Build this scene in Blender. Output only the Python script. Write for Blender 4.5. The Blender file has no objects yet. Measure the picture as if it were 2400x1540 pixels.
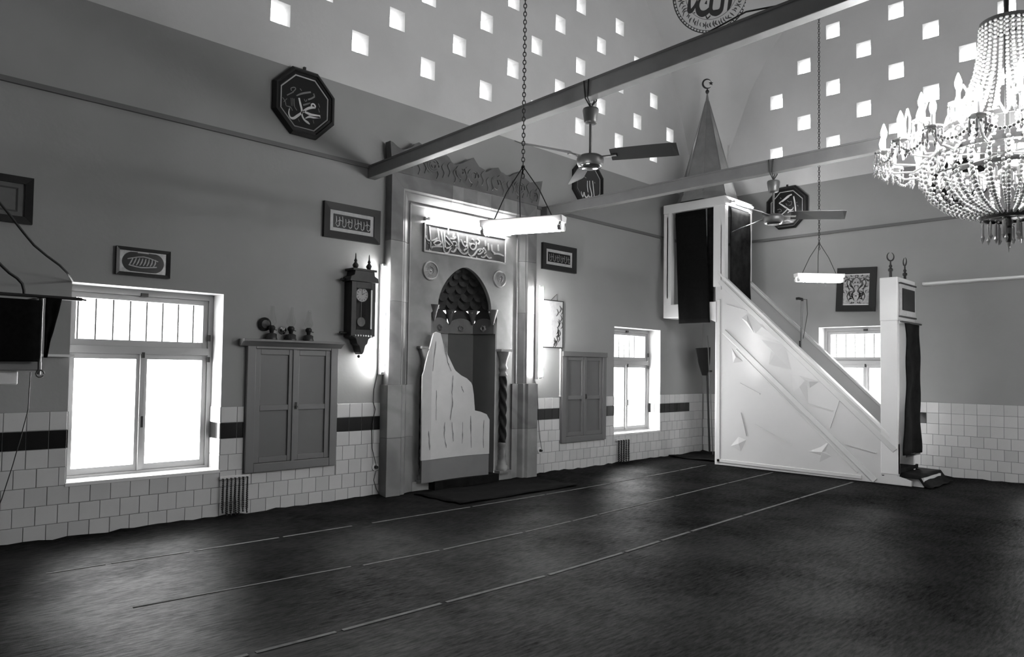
import bpy, math, random
import numpy as np
from mathutils import Vector, Matrix
random.seed(7)
PI = math.pi
SC = bpy.context.scene
COL = SC.collection

# ------------------------------------------------------------------ camera, world, exposure
CAM_F, CAM_YAW, CAM_PIT, CAM_ROL, CAM_CX, CAM_CY = 1697.3, math.radians(44.72), math.radians(2.01), math.radians(0.79), 1195.6, 803.5
CAM_H = 1.45
D = 6.745            # plane of the front wall (y)
XR = 11.503          # plane of the right wall (x)
_fw = np.array([math.sin(CAM_YAW) * math.cos(CAM_PIT), math.cos(CAM_YAW) * math.cos(CAM_PIT), math.sin(CAM_PIT)])
_r0 = np.array([math.cos(CAM_YAW), -math.sin(CAM_YAW), 0.0])
_u0 = np.cross(_r0, _fw)
_rt = _r0 * math.cos(CAM_ROL) + _u0 * math.sin(CAM_ROL)
_up = -_r0 * math.sin(CAM_ROL) + _u0 * math.cos(CAM_ROL)
cam_d = bpy.data.cameras.new('camera')
cam_d.sensor_width = 36.0
cam_d.sensor_fit = 'HORIZONTAL'
cam_d.lens = CAM_F / 2400 * 36
cam_d.shift_x = (1200 - CAM_CX) / 2400
cam_d.shift_y = (CAM_CY - 770) / 2400
cam_d.clip_start = 0.02
cam = bpy.data.objects.new('camera', cam_d)
COL.objects.link(cam)
cam.matrix_world = Matrix(((_rt[0], _up[0], -_fw[0], 0), (_rt[1], _up[1], -_fw[1], 0), (_rt[2], _up[2], -_fw[2], CAM_H), (0, 0, 0, 1)))
SC.camera = cam

W = bpy.data.worlds.new('sky')
SC.world = W
W.use_nodes = True
W.node_tree.nodes['Background'].inputs[0].default_value = (1, 1, 1, 1)
W.node_tree.nodes['Background'].inputs[1].default_value = 4.0
PANE_GLOW, HOLE_GLOW, TUBE_GLOW, BULB_GLOW = 5.2, 4.5, 38.0, 85.0
SC.view_settings.view_transform = 'Standard'
SC.view_settings.look = 'None'
SC.view_settings.gamma = 1.0
SC.view_settings.use_curve_mapping = False
SC.view_settings.exposure = 2.08

# measured points of the photograph, on known planes of the room
def _ray(x, y):
    return _fw + _rt * ((x - CAM_CX) / CAM_F) - _up * ((y - CAM_CY) / CAM_F)
def Q(x, y, Y=D):
    d = _ray(x, y); p = d * (Y / d[1]); return Vector((p[0], p[1], p[2] + CAM_H))
def R(x, y, X=XR):
    d = _ray(x, y); p = d * (X / d[0]); return Vector((p[0], p[1], p[2] + CAM_H))

# ------------------------------------------------------------------ materials
MATS = {}
def mat(name, g, rough=0.6, metal=0.0, var=0.0, vscale=6.0, bump=0.0, bscale=60.0, spec=0.5, emit=0.0, trans=0.0, coat=0.0, stretch=None):
    if name in MATS: return MATS[name]
    m = bpy.data.materials.new(name); m.use_nodes = True
    nt = m.node_tree; b = nt.nodes['Principled BSDF']
    b.inputs['Base Color'].default_value = (g, g, g, 1)
    b.inputs['Roughness'].default_value = rough
    b.inputs['Metallic'].default_value = metal
    b.inputs['Specular IOR Level'].default_value = spec
    if coat: b.inputs['Coat Weight'].default_value = coat; b.inputs['Coat Roughness'].default_value = 0.12
    if trans: b.inputs['Transmission Weight'].default_value = trans
    if emit:
        b.inputs['Emission Color'].default_value = (1, 1, 1, 1)
        b.inputs['Emission Strength'].default_value = emit
    co = None
    if var or bump:
        tc = nt.nodes.new('ShaderNodeTexCoord'); co = tc.outputs['Object']
        if stretch:
            mp = nt.nodes.new('ShaderNodeMapping'); mp.inputs['Scale'].default_value = stretch
            nt.links.new(co, mp.inputs[0]); co = mp.outputs[0]
    if var:
        n = nt.nodes.new('ShaderNodeTexNoise'); n.inputs['Scale'].default_value = vscale
        n.inputs['Detail'].default_value = 6; n.inputs['Roughness'].default_value = 0.6
        nt.links.new(co, n.inputs['Vector'])
        mr = nt.nodes.new('ShaderNodeMapRange')
        mr.inputs['From Min'].default_value = 0.3; mr.inputs['From Max'].default_value = 0.7
        mr.inputs['To Min'].default_value = g * (1 - var); mr.inputs['To Max'].default_value = g * (1 + var)
        nt.links.new(n.outputs['Fac'], mr.inputs['Value'])
        nt.links.new(mr.outputs[0], b.inputs['Base Color'])
    if bump:
        n2 = nt.nodes.new('ShaderNodeTexNoise'); n2.inputs['Scale'].default_value = bscale; n2.inputs['Detail'].default_value = 4
        nt.links.new(co, n2.inputs['Vector'])
        bp = nt.nodes.new('ShaderNodeBump'); bp.inputs['Strength'].default_value = bump; bp.inputs['Distance'].default_value = 0.01
        nt.links.new(n2.outputs['Fac'], bp.inputs['Height']); nt.links.new(bp.outputs[0], b.inputs['Normal'])
    MATS[name] = m
    return m

def marble(name, g, vein=0.35, scale=0.9):
    vein *= 0.55
    m = mat(name, g, 0.35, var=0.16, vscale=3.0)
    nt = m.node_tree; b = nt.nodes['Principled BSDF']
    src = b.inputs['Base Color'].links[0].from_socket
    tc = nt.nodes.new('ShaderNodeTexCoord')
    mp = nt.nodes.new('ShaderNodeMapping'); mp.inputs['Rotation'].default_value = (0.4, 0.7, 0.3)
    nt.links.new(tc.outputs['Object'], mp.inputs[0])
    w = nt.nodes.new('ShaderNodeTexWave'); w.inputs['Scale'].default_value = scale; w.inputs['Distortion'].default_value = 14
    w.inputs['Detail'].default_value = 5; w.inputs['Detail Scale'].default_value = 1.2
    nt.links.new(mp.outputs[0], w.inputs['Vector'])
    rp = nt.nodes.new('ShaderNodeValToRGB')
    rp.color_ramp.elements[0].position = 0.0; rp.color_ramp.elements[0].color = (1 - vein,) * 3 + (1,)
    rp.color_ramp.elements[1].position = 0.5; rp.color_ramp.elements[1].color = (1, 1, 1, 1)
    nt.links.new(w.outputs['Fac'], rp.inputs[0])
    mx = nt.nodes.new('ShaderNodeMix'); mx.data_type = 'RGBA'; mx.blend_type = 'MULTIPLY'; mx.inputs['Factor'].default_value = 1
    nt.links.new(src, mx.inputs['A']); nt.links.new(rp.outputs[0], mx.inputs['B'])
    nt.links.new(mx.outputs['Result'], b.inputs['Base Color'])
    return m

M_WALL = mat('wall_paint', 0.25, 0.75, var=0.05, vscale=1.2, bump=0.12, bscale=25)
M_TYMP = mat('upper_plaster', 0.52, 0.85, var=0.05, vscale=1.5, bump=0.15, bscale=18)
M_CEIL = mat('dome_plaster', 0.44, 0.85, var=0.05, vscale=1.0)
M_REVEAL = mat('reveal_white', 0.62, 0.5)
M_HREV = mat('opening_reveal_shaded', 0.22, 0.85, var=0.15, vscale=6)  # tone darkened to imitate the shading inside the small openings
M_TRIM = mat('ledge_dark', 0.10, 0.6)
M_FLOOR = mat('floor_boards', 0.10, 0.7)
M_TILE = mat('white_tile', 0.50, 0.16, var=0.04, vscale=2.0, bump=0.03, bscale=8)
M_TILE2 = mat('white_tile_warm', 0.455, 0.2, var=0.04, vscale=2.0, bump=0.03, bscale=8)
M_BLACK_TILE = mat('black_tile', 0.012, 0.14)
M_GROUT = mat('grout', 0.20, 0.9)
M_WINFRAME = mat('window_paint', 0.30, 0.45)
M_PANE = mat('frosted_pane', 0.8, 0.4, emit=PANE_GLOW)
M_HOLE = mat('daylit_pane', 0.8, 0.4, emit=HOLE_GLOW)
M_CUPB = mat('cupboard_paint', 0.115, 0.45, var=0.06, vscale=3)
M_CUPB2 = mat('cupboard_panel', 0.095, 0.45, var=0.06, vscale=3)
M_WHITE = mat('white_paint', 0.56, 0.3, var=0.02, vscale=2, spec=0.5)
M_GLOSS = mat('minbar_gloss', 0.47, 0.22, var=0.02, vscale=2, spec=0.5)
M_DWOOD = mat('dark_wood', 0.014, 0.4, var=0.3, vscale=12, spec=0.3)
M_FRAME = mat('frame_dark', 0.013, 0.45, spec=0.25)
M_BLACK = mat('black_cloth', 0.004, 0.95, var=0.4, vscale=30, spec=0.06)
M_RUG = mat('dark_rug', 0.007, 0.95, var=0.6, vscale=9, spec=0.06)
M_IRON = mat('iron', 0.02, 0.5, metal=0.3)
M_STEEL = mat('fan_metal', 0.085, 0.4, metal=0.4)
M_FANDK = mat('fan_blade', 0.10, 0.3, metal=0.5)
M_CHROME = mat('chrome', 0.7, 0.12, metal=1.0)
M_BEAM = mat('beam_paint', 0.11, 0.5, var=0.12, vscale=5)
M_TUBE = mat('lit_tube', 0.9, 0.4, emit=TUBE_GLOW)
M_TUBEOFF = mat('unlit_tube', 0.72, 0.2)
M_BULB = mat('lit_bulb', 0.9, 0.3, emit=BULB_GLOW)
M_BATTEN = mat('batten_white', 0.6, 0.4)
M_CRYSTAL = mat('crystal', 0.30, 0.06, trans=0.15, spec=0.9)
M_CRYSTAL2 = mat('crystal_white', 0.5, 0.1, trans=0.55, spec=0.9)
M_GOLD = mat('gilt_line', 0.30, 0.4)
M_LETTER = mat('letter_pale', 0.62, 0.5)
M_LETTER2 = mat('letter_dim', 0.16, 0.5)
M_PLAQUE = mat('plaque_black', 0.007, 0.3, spec=0.3)
M_INK = mat('black_ink', 0.008, 0.7)
M_INKG = mat('grey_ink', 0.05, 0.7)
M_MED = mat('medallion_ground', 0.42, 0.85)
M_MARB = [marble('marble_mid', 0.165), marble('marble_light', 0.205, 0.3), marble('marble_dark', 0.13, 0.4)]
M_NICHE = marble('niche_stone', 0.10, 0.3)
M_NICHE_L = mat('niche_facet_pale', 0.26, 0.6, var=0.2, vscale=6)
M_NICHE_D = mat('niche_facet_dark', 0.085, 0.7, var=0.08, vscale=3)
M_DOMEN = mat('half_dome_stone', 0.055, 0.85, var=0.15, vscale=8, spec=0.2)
M_SCREEN = mat('screen_white', 0.44, 0.6, var=0.06, vscale=4)
M_STREAK = mat('screen_stain', 0.16, 0.8, var=0.3, vscale=40)
M_BAND = mat('screen_band', 0.13, 0.6, var=0.05)
M_CARPET = None
M_TAPE = mat('tape_pale', 0.10, 0.9, var=0.3, vscale=14, spec=0.1)
M_LEAD = mat('cone_lead', 0.17, 0.4, metal=0.2, var=0.15, vscale=6)
M_MATTE = mat('mount_pale', 0.36, 0.6, var=0.15, vscale=20)
M_SILVER = mat('worn_silver', 0.28, 0.4, metal=0.4, var=0.3, vscale=25)
M_DIAL = mat('dial', 0.5, 0.5)
M_TIN = mat('tin', 0.05, 0.35, metal=0.6)
M_CABLE = mat('cable_black', 0.012, 0.6)
M_PLASTIC = mat('socket_white', 0.55, 0.4)
M_STAFF = mat('staff_wood', 0.16, 0.4)

def glass(name, g=1.0, alpha=0.12):
    m = bpy.data.materials.new(name); m.use_nodes = True
    nt = m.node_tree; nt.nodes.remove(nt.nodes['Principled BSDF'])
    out = nt.nodes['Material Output']
    t = nt.nodes.new('ShaderNodeBsdfTransparent'); t.inputs[0].default_value = (g, g, g, 1)
    gl = nt.nodes.new('ShaderNodeBsdfGlossy'); gl.inputs['Roughness'].default_value = 0.03
    mx = nt.nodes.new('ShaderNodeMixShader'); mx.inputs[0].default_value = alpha
    nt.links.new(t.outputs[0], mx.inputs[1]); nt.links.new(gl.outputs[0], mx.inputs[2]); nt.links.new(mx.outputs[0], out.inputs[0])
    return m
M_GLASS = glass('clear_glass')
M_CHIM = glass('lamp_glass', 0.95, 0.05)

def carpet_mat():
    m = mat('carpet_pile', 0.035, 0.8, spec=0.0)
    nt = m.node_tree; b = nt.nodes['Principled BSDF']
    tc = nt.nodes.new('ShaderNodeTexCoord')
    n1 = nt.nodes.new('ShaderNodeTexNoise'); n1.inputs['Scale'].default_value = 0.9; n1.inputs['Detail'].default_value = 7; n1.inputs['Roughness'].default_value = 0.65
    mp = nt.nodes.new('ShaderNodeMapping'); mp.inputs['Scale'].default_value = (3.0, 16.0, 1.0); mp.inputs['Rotation'].default_value = (0, 0, 0.35)
    n2 = nt.nodes.new('ShaderNodeTexNoise'); n2.inputs['Scale'].default_value = 3.0; n2.inputs['Detail'].default_value = 8; n2.inputs['Roughness'].default_value = 0.7
    nt.links.new(tc.outputs['Object'], n1.inputs['Vector']); nt.links.new(tc.outputs['Object'], mp.inputs[0]); nt.links.new(mp.outputs[0], n2.inputs['Vector'])
    mx = nt.nodes.new('ShaderNodeMath'); mx.operation = 'MULTIPLY_ADD'; mx.inputs[1].default_value = 0.55
    nt.links.new(n2.outputs['Fac'], mx.inputs[0])
    h = nt.nodes.new('ShaderNodeMath'); h.operation = 'MULTIPLY'; h.inputs[1].default_value = 0.55
    nt.links.new(n1.outputs['Fac'], h.inputs[0]); nt.links.new(h.outputs[0], mx.inputs[2])
    mr = nt.nodes.new('ShaderNodeMapRange'); mr.inputs['From Min'].default_value = 0.38; mr.inputs['From Max'].default_value = 0.72
    mr.inputs['To Min'].default_value = 0.003; mr.inputs['To Max'].default_value = 0.016
    nt.links.new(mx.outputs[0], mr.inputs['Value']); nt.links.new(mr.outputs[0], b.inputs['Base Color'])
    n3 = nt.nodes.new('ShaderNodeTexNoise'); n3.inputs['Scale'].default_value = 260; n3.inputs['Detail'].default_value = 2
    nt.links.new(tc.outputs['Object'], n3.inputs['Vector'])
    bp = nt.nodes.new('ShaderNodeBump'); bp.inputs['Strength'].default_value = 0.5; bp.inputs['Distance'].default_value = 0.01
    nt.links.new(n3.outputs['Fac'], bp.inputs['Height']); nt.links.new(bp.outputs[0], b.inputs['Normal'])
    gl = nt.nodes.new('ShaderNodeBsdfGlossy'); gl.distribution = 'BECKMANN'; gl.inputs['Roughness'].default_value = 0.41
    mk = nt.nodes.new('ShaderNodeMapRange'); mk.inputs['From Min'].default_value = 0.36; mk.inputs['From Max'].default_value = 0.72
    mk.inputs['To Min'].default_value = 0.003; mk.inputs['To Max'].default_value = 0.058
    nt.links.new(mx.outputs[0], mk.inputs['Value'])
    bq = nt.nodes.new('ShaderNodeBump'); bq.inputs['Strength'].default_value = 0.22; bq.inputs['Distance'].default_value = 0.02
    nt.links.new(n2.outputs['Fac'], bq.inputs['Height']); nt.links.new(bq.outputs[0], gl.inputs['Normal'])
    ms = nt.nodes.new('ShaderNodeMixShader')
    nt.links.new(mk.outputs[0], ms.inputs[0]); nt.links.new(b.outputs[0], ms.inputs[1]); nt.links.new(gl.outputs[0], ms.inputs[2])
    nt.links.new(ms.outputs[0], nt.nodes['Material Output'].inputs[0])
    return m
M_CARPET = carpet_mat()

# ------------------------------------------------------------------ mesh helpers
class MB:
    def __init__(s): s.v = []; s.f = []; s.m = []; s.sm = []
    def add(s, vs, fs, mi=0, smooth=False):
        o = len(s.v); s.v += [tuple(p) for p in vs]
        for q in fs: s.f.append([o + i for i in q]); s.m.append(mi); s.sm.append(smooth)
        return s
    def box(s, a, b, mi=0):
        x0, y0, z0 = (min(a[i], b[i]) for i in range(3)); x1, y1, z1 = (max(a[i], b[i]) for i in range(3))
        return s.add([(x0,y0,z0),(x1,y0,z0),(x1,y1,z0),(x0,y1,z0),(x0,y0,z1),(x1,y0,z1),(x1,y1,z1),(x0,y1,z1)],
                     [(3,2,1,0),(4,5,6,7),(0,1,5,4),(1,2,6,5),(2,3,7,6),(3,0,4,7)], mi)
    def cham(s, a, b, c, face='-y', mi=0):
        # box whose room-side face is chamfered by c
        x0, y0, z0 = (min(a[i], b[i]) for i in range(3)); x1, y1, z1 = (max(a[i], b[i]) for i in range(3))
        if face == '-y':
            vs = [(x0,y1,z0),(x1,y1,z0),(x1,y1,z1),(x0,y1,z1),(x0,y0+c,z0),(x1,y0+c,z0),(x1,y0+c,z1),(x0,y0+c,z1),(x0+c,y0,z0+c),(x1-c,y0,z0+c),(x1-c,y0,z1-c),(x0+c,y0,z1-c)]
        else:  # '-x'
            vs = [(x1,y1,z0),(x1,y0,z0),(x1,y0,z1),(x1,y1,z1),(x0+c,y1,z0),(x0+c,y0,z0),(x0+c,y0,z1),(x0+c,y1,z1),(x0,y1-c,z0+c),(x0,y0+c,z0+c),(x0,y0+c,z1-c),(x0,y1-c,z1-c)]
        fs = [(1,0,3,2),(8,9,10,11)]
        for i in range(4):
            j = (i + 1) % 4
            fs += [(i, j, 4 + j, 4 + i), (4 + i, 4 + j, 8 + j, 8 + i)]
        return s.add(vs, fs, mi)
    def tube(s, p, q, r0, r1=None, n=10, cap=True, mi=0, smooth=True):
        r1 = r0 if r1 is None else r1
        p, q = Vector(p), Vector(q); d = (q - p)
        if d.length < 1e-6: return s
        d.normalize(); a = d.orthogonal().normalized(); b = d.cross(a)
        vs = []
        for c, r in ((p, r0), (q, r1)):
            vs += [c + (a * math.cos(2*PI*i/n) + b * math.sin(2*PI*i/n)) * r for i in range(n)]
        s.add(vs, [(i, (i+1) % n, n + (i+1) % n, n + i) for i in range(n)], mi, smooth)
        if cap:
            s.add(vs[:n], [tuple(range(n - 1, -1, -1))], mi); s.add(vs[n:], [tuple(range(n))], mi)
        return s
    def path(s, pts, r, n=8, mi=0):
        pts = [Vector(p) for p in pts]; rings = []
        a = None
        for i, p in enumerate(pts):
            d = (pts[min(i+1, len(pts)-1)] - pts[max(i-1, 0)]).normalized()
            a = d.orthogonal().normalized() if a is None else (a - d * a.dot(d)).normalized()
            b = d.cross(a); rr = r[i] if isinstance(r, (list, tuple)) else r
            rings.append([p + (a * math.cos(2*PI*k/n) + b * math.sin(2*PI*k/n)) * rr for k in range(n)])
        vs = [v for g in rings for v in g]
        fs = [(i*n+k, i*n+(k+1) % n, (i+1)*n+(k+1) % n, (i+1)*n+k) for i in range(len(pts)-1) for k in range(n)]
        s.add(vs, fs, mi, True)
        s.add(rings[0], [tuple(range(n-1, -1, -1))], mi); s.add(rings[-1], [tuple(range(n))], mi)
        return s
    def lathe(s, prof, c=(0,0,0), n=16, mi=0, smooth=True, a0=0.0, a1=2*PI, cap=True):
        full = abs(a1 - a0 - 2*PI) < 1e-6; k = n if full else n + 1
        vs = [(c[0] + r*math.cos(a0+(a1-a0)*i/n), c[1] + r*math.sin(a0+(a1-a0)*i/n), c[2] + z) for r, z in prof for i in range(k)]
        fs = []
        for j in range(len(prof)-1):
            for i in range(n):
                i2 = (i+1) % k
                fs.append((j*k+i, j*k+i2, (j+1)*k+i2, (j+1)*k+i))
        s.add(vs, fs, mi, smooth)
        if full and cap:
            if prof[0][0] > 1e-4: s.add(vs[:k], [tuple(range(k-1, -1, -1))], mi)
            if prof[-1][0] > 1e-4: s.add(vs[-k:], [tuple(range(k))], mi)
        return s
    def ball(s, c, r, n=8, m=5, mi=0, sx=1, sz=1):
        prof = [(r*math.sin(PI*i/m), -r*sz*math.cos(PI*i/m)) for i in range(m+1)]
        prof[0] = (0.0001, prof[0][1]); prof[-1] = (0.0001, prof[-1][1])
        return s.lathe(prof, c, n, mi)
    def prism(s, poly, fn, w0, w1, mi=0):
        n = len(poly)
        vs = [fn(u, v, w0) for u, v in poly] + [fn(u, v, w1) for u, v in poly]
        fs = [tuple(range(n)), tuple(range(2*n-1, n-1, -1))] + [(i, i+n, (i+1) % n + n, (i+1) % n) for i in range(n)]
        return s.add(vs, fs, mi)
    def ribbon(s, pts, w, fn, d0, d1, mi=0, sub=3):
        # flat brush stroke: pts (u,v), half widths w, fn(u,v,depth)
        P = [Vector((p[0], p[1])) for p in pts]; n = len(P)
        ws = list(w) if isinstance(w, (list, tuple)) else [w]*n
        Cs, Ws = [], []
        for i in range(n-1):
            p0, p1, p2, p3 = P[max(i-1,0)], P[i], P[i+1], P[min(i+2,n-1)]
            for k in range(sub):
                t = k/sub
                Cs.append(0.5*((2*p1)+(p2-p0)*t+(2*p0-5*p1+4*p2-p3)*t*t+(3*p1-p0-3*p2+p3)*t**3)); Ws.append(ws[i]*(1-t)+ws[i+1]*t)
        Cs.append(P[-1]); Ws.append(ws[-1])
        L, Rr = [], []
        for i, c in enumerate(Cs):
            d = Cs[min(i+1,len(Cs)-1)] - Cs[max(i-1,0)]
            if d.length < 1e-9: d = Vector((1,0))
            d.normalize(); nn = Vector((-d.y, d.x))
            L.append(c+nn*Ws[i]); Rr.append(c-nn*Ws[i])
        k = len(Cs); vs = [fn(p.x,p.y,d1) for p in L]+[fn(p.x,p.y,d1) for p in Rr]+[fn(p.x,p.y,d0) for p in L]+[fn(p.x,p.y,d0) for p in Rr]
        fs = []
        for i in range(k-1):
            fs += [(i,i+1,k+i+1,k+i),(i,2*k+i,2*k+i+1,i+1),(k+i,k+i+1,3*k+i+1,3*k+i)]
        fs += [(0,k,3*k,2*k),(k-1,3*k-1,4*k-1,2*k-1)]
        return s.add(vs, fs, mi)
    def mesh(s, name, mats, off=(0,0,0)):
        me = bpy.data.meshes.new(name)
        me.from_pydata([(v[0]-off[0], v[1]-off[1], v[2]-off[2]) for v in s.v], [], s.f)
        for m in (mats if isinstance(mats, (list, tuple)) else [mats]): me.materials.append(m)
        me.polygons.foreach_set('material_index', s.m)
        me.polygons.foreach_set('use_smooth', s.sm)
        me.update()
        import bmesh
        b = bmesh.new(); b.from_mesh(me); bmesh.ops.recalc_face_normals(b, faces=b.faces); b.to_mesh(me); b.free()
        return me

def tag(o, label=None, cat=None, group=None, kind=None):
    if label: o['label'] = label
    if cat: o['category'] = cat
    if group: o['group'] = group
    if kind: o['kind'] = kind
    return o
ORIG = {}
def face_up(o):
    me = o.data
    if sum(p.normal.z*p.area for p in me.polygons) < 0: me.flip_normals()
    return o
def root(name, loc, label=None, cat=None, group=None, kind=None):
    o = bpy.data.objects.new(name, None); COL.objects.link(o); o.location = loc; o.empty_display_size = 0.1
    ORIG[o] = Vector(loc)
    return tag(o, label, cat, group, kind)
def part(name, mb, m, parent, label=None, kind=None, bevel=0):
    # mb in world coordinates; parent is a root or a part of one
    off = ORIG[parent]
    me = mb.mesh(name, m, off)
    o = bpy.data.objects.new(name, me); COL.objects.link(o); o.parent = parent; ORIG[o] = off
    if bevel: bev(o, bevel)
    return tag(o, label, None, None, kind)
def solo(name, mb, m, label=None, cat=None, group=None, kind=None, bevel=0):
    me = mb.mesh(name, m); o = bpy.data.objects.new(name, me); COL.objects.link(o); ORIG[o] = Vector((0,0,0))
    if bevel: bev(o, bevel)
    return tag(o, label, cat, group, kind)
def bev(o, w, seg=2):
    md = o.modifiers.new('bevel', 'BEVEL'); md.width = w; md.segments = seg; md.limit_method = 'ANGLE'; md.angle_limit = 0.6
def copy_tree(o, parent=None):
    c = o.copy(); COL.objects.link(c)
    if parent is not None: c.parent = parent
    ORIG[c] = ORIG[o]
    for ch in o.children: copy_tree(ch, c)
    return c
def inst(o, parent, rz=0.0, loc=None):
    # copy of a part (with its sub-parts) turned about the thing's own axis
    c = o.copy(); COL.objects.link(c); c.parent = parent; ORIG[c] = ORIG[o]
    if loc is not None: c.location = loc
    c.rotation_euler = (0, 0, rz)
    for ch in o.children:
        k = ch.copy(); COL.objects.link(k); k.parent = c; ORIG[k] = ORIG[ch]
    return c

FR = lambda u, v, w: (u, D - w, v)          # on the front wall, w into the room
RI = lambda u, v, w: (XR - w, u, v)         # on the right wall, u = y
# ------------------------------------------------------------------ floor, walls, ceiling
Z_LEDGE, Z_UP, Z_TOP = 3.656, 4.476, 9.3
X0, Y0, TW = -0.6, -4.455, 0.6
solo('floor', MB().box((X0-TW, Y0-TW, -0.2), (XR+TW, D+TW, 0)), M_FLOOR, kind='structure')

def wall_mesh(u0, u1, v0, v1, holes, fn, zsplit, T=TW, T2=None):
    us = sorted({u0, u1} | {h[0] for h in holes} | {h[1] for h in holes})
    vs = sorted({v0, v1, zsplit} | {h[2] for h in holes} | {h[3] for h in holes})
    mb = MB()
    def inside(a, b):
        return any(h[0] < a < h[1] and h[2] < b < h[3] for h in holes)
    for i in range(len(us)-1):
        # merge runs vertically
        j = 0
        while j < len(vs)-1:
            a = (us[i]+us[i+1])/2; b = (vs[j]+vs[j+1])/2
            if inside(a, b): j += 1; continue
            k = j
            while k+1 < len(vs)-1 and not inside(a, (vs[k+1]+vs[k+2])/2) and (vs[k+1] != zsplit): k += 1
            p, q, r, t = us[i], us[i+1], vs[j], vs[k+1]
            mi = 1 if b > zsplit else 0
            mb.add([fn(p,r,0), fn(q,r,0), fn(q,t,0), fn(p,t,0)], [(0,1,2,3)], mi)
            mb.add([fn(p,r,-T), fn(q,r,-T), fn(q,t,-T), fn(p,t,-T)], [(3,2,1,0)], mi)
            j = k+1
    for (a, b, c, d) in holes:
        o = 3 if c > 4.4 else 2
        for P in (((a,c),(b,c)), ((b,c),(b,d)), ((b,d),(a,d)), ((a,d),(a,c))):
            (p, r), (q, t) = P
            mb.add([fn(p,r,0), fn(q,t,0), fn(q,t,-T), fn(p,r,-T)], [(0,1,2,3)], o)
    for P in (((u0,v0),(u1,v0)), ((u1,v0),(u1,v1)), ((u1,v1),(u0,v1)), ((u0,v1),(u0,v0))):
        (p, r), (q, t) = P
        mb.add([fn(p,r,0), fn(q,t,0), fn(q,t,-T), fn(p,r,-T)], [(0,1,2,3)], 0)
    return mb

HW, HH = 0.105, 0.115        # half size of the small light openings
rowsA = [(4.99, 0), (5.425, 1), (5.88, 0), (6.35, 1), (6.79, 0), (7.25, 1)]
holesF, holesR = [], []
arch = lambda du, z: du*du + (z-3.75)**2 < 5.05**2
for z, par in rowsA:
    for k in range(-6, 6):
        x = (7.12 if par == 0 else 6.667) + 0.938*k
        if arch(x-5.9, z+0.1): holesF.append((x-HW, x+HW, z-HH, z+HH))
        y = (1.70 if par == 0 else 2.16) + 0.922*k
        if arch(y-1.145, z+0.18): holesR.append((y-HW, y+HW, z+0.065-HH, z+0.065+HH))
WF = [(1.61, 2.87), (8.92, 10.17)]          # windows of the front wall
WR = [(3.43, 4.69), (0.70, 1.92), (-2.40, -1.14)]         # windows of the right wall
WZ0, WZ1 = 0.455, 2.11
hf = holesF + [(a, b, WZ0, WZ1) for a, b in WF] + [(5.30, 6.42, 0.0, 2.75)]
hr = holesR + [(a, b, WZ0+0.03, WZ1+0.05) for a, b in WR]
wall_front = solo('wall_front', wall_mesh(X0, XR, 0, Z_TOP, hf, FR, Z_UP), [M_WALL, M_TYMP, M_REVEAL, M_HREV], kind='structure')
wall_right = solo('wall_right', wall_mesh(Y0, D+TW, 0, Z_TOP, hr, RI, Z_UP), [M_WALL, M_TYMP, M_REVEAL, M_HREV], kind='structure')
# unseen half of the hall: a few openings added for ambience, left side kept dim
LE = lambda u, v, w: (X0 + w, u, v)
BA = lambda u, v, w: (u, Y0 + w, v)
hl = []
holesB = [h for h in holesF if h[0] > 6]
hb = holesB + [(*WF[1], WZ0, WZ1)]
M_BACK = mat('back_wall_absorber', 0.07, 0.8)  # unseen walls darkened to soak up light and dim the left front
solo('wall_left', wall_mesh(Y0, D, 0, Z_TOP, hl, LE, Z_UP), [M_BACK, M_BACK, M_REVEAL, M_HREV], kind='structure')
solo('wall_back', wall_mesh(X0-TW, XR+TW, 0, Z_TOP, hb, BA, Z_UP), [M_BACK, M_BACK, M_REVEAL, M_HREV], kind='structure')

wn = [0]
def wname():
    wn[0] += 1; return 'window_%d' % wn[0]

def pane_mesh(u0, u1, v0, v1, fn, depth, th=0.012, c=0.03):
    poly = [(u0+c, v0), (u1, v0), (u1, v1-c*0.4), (u1-c*0.4, v1), (u0, v1), (u0, v0+c)]
    return MB().prism(poly, fn, -depth, -depth-th)

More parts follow.
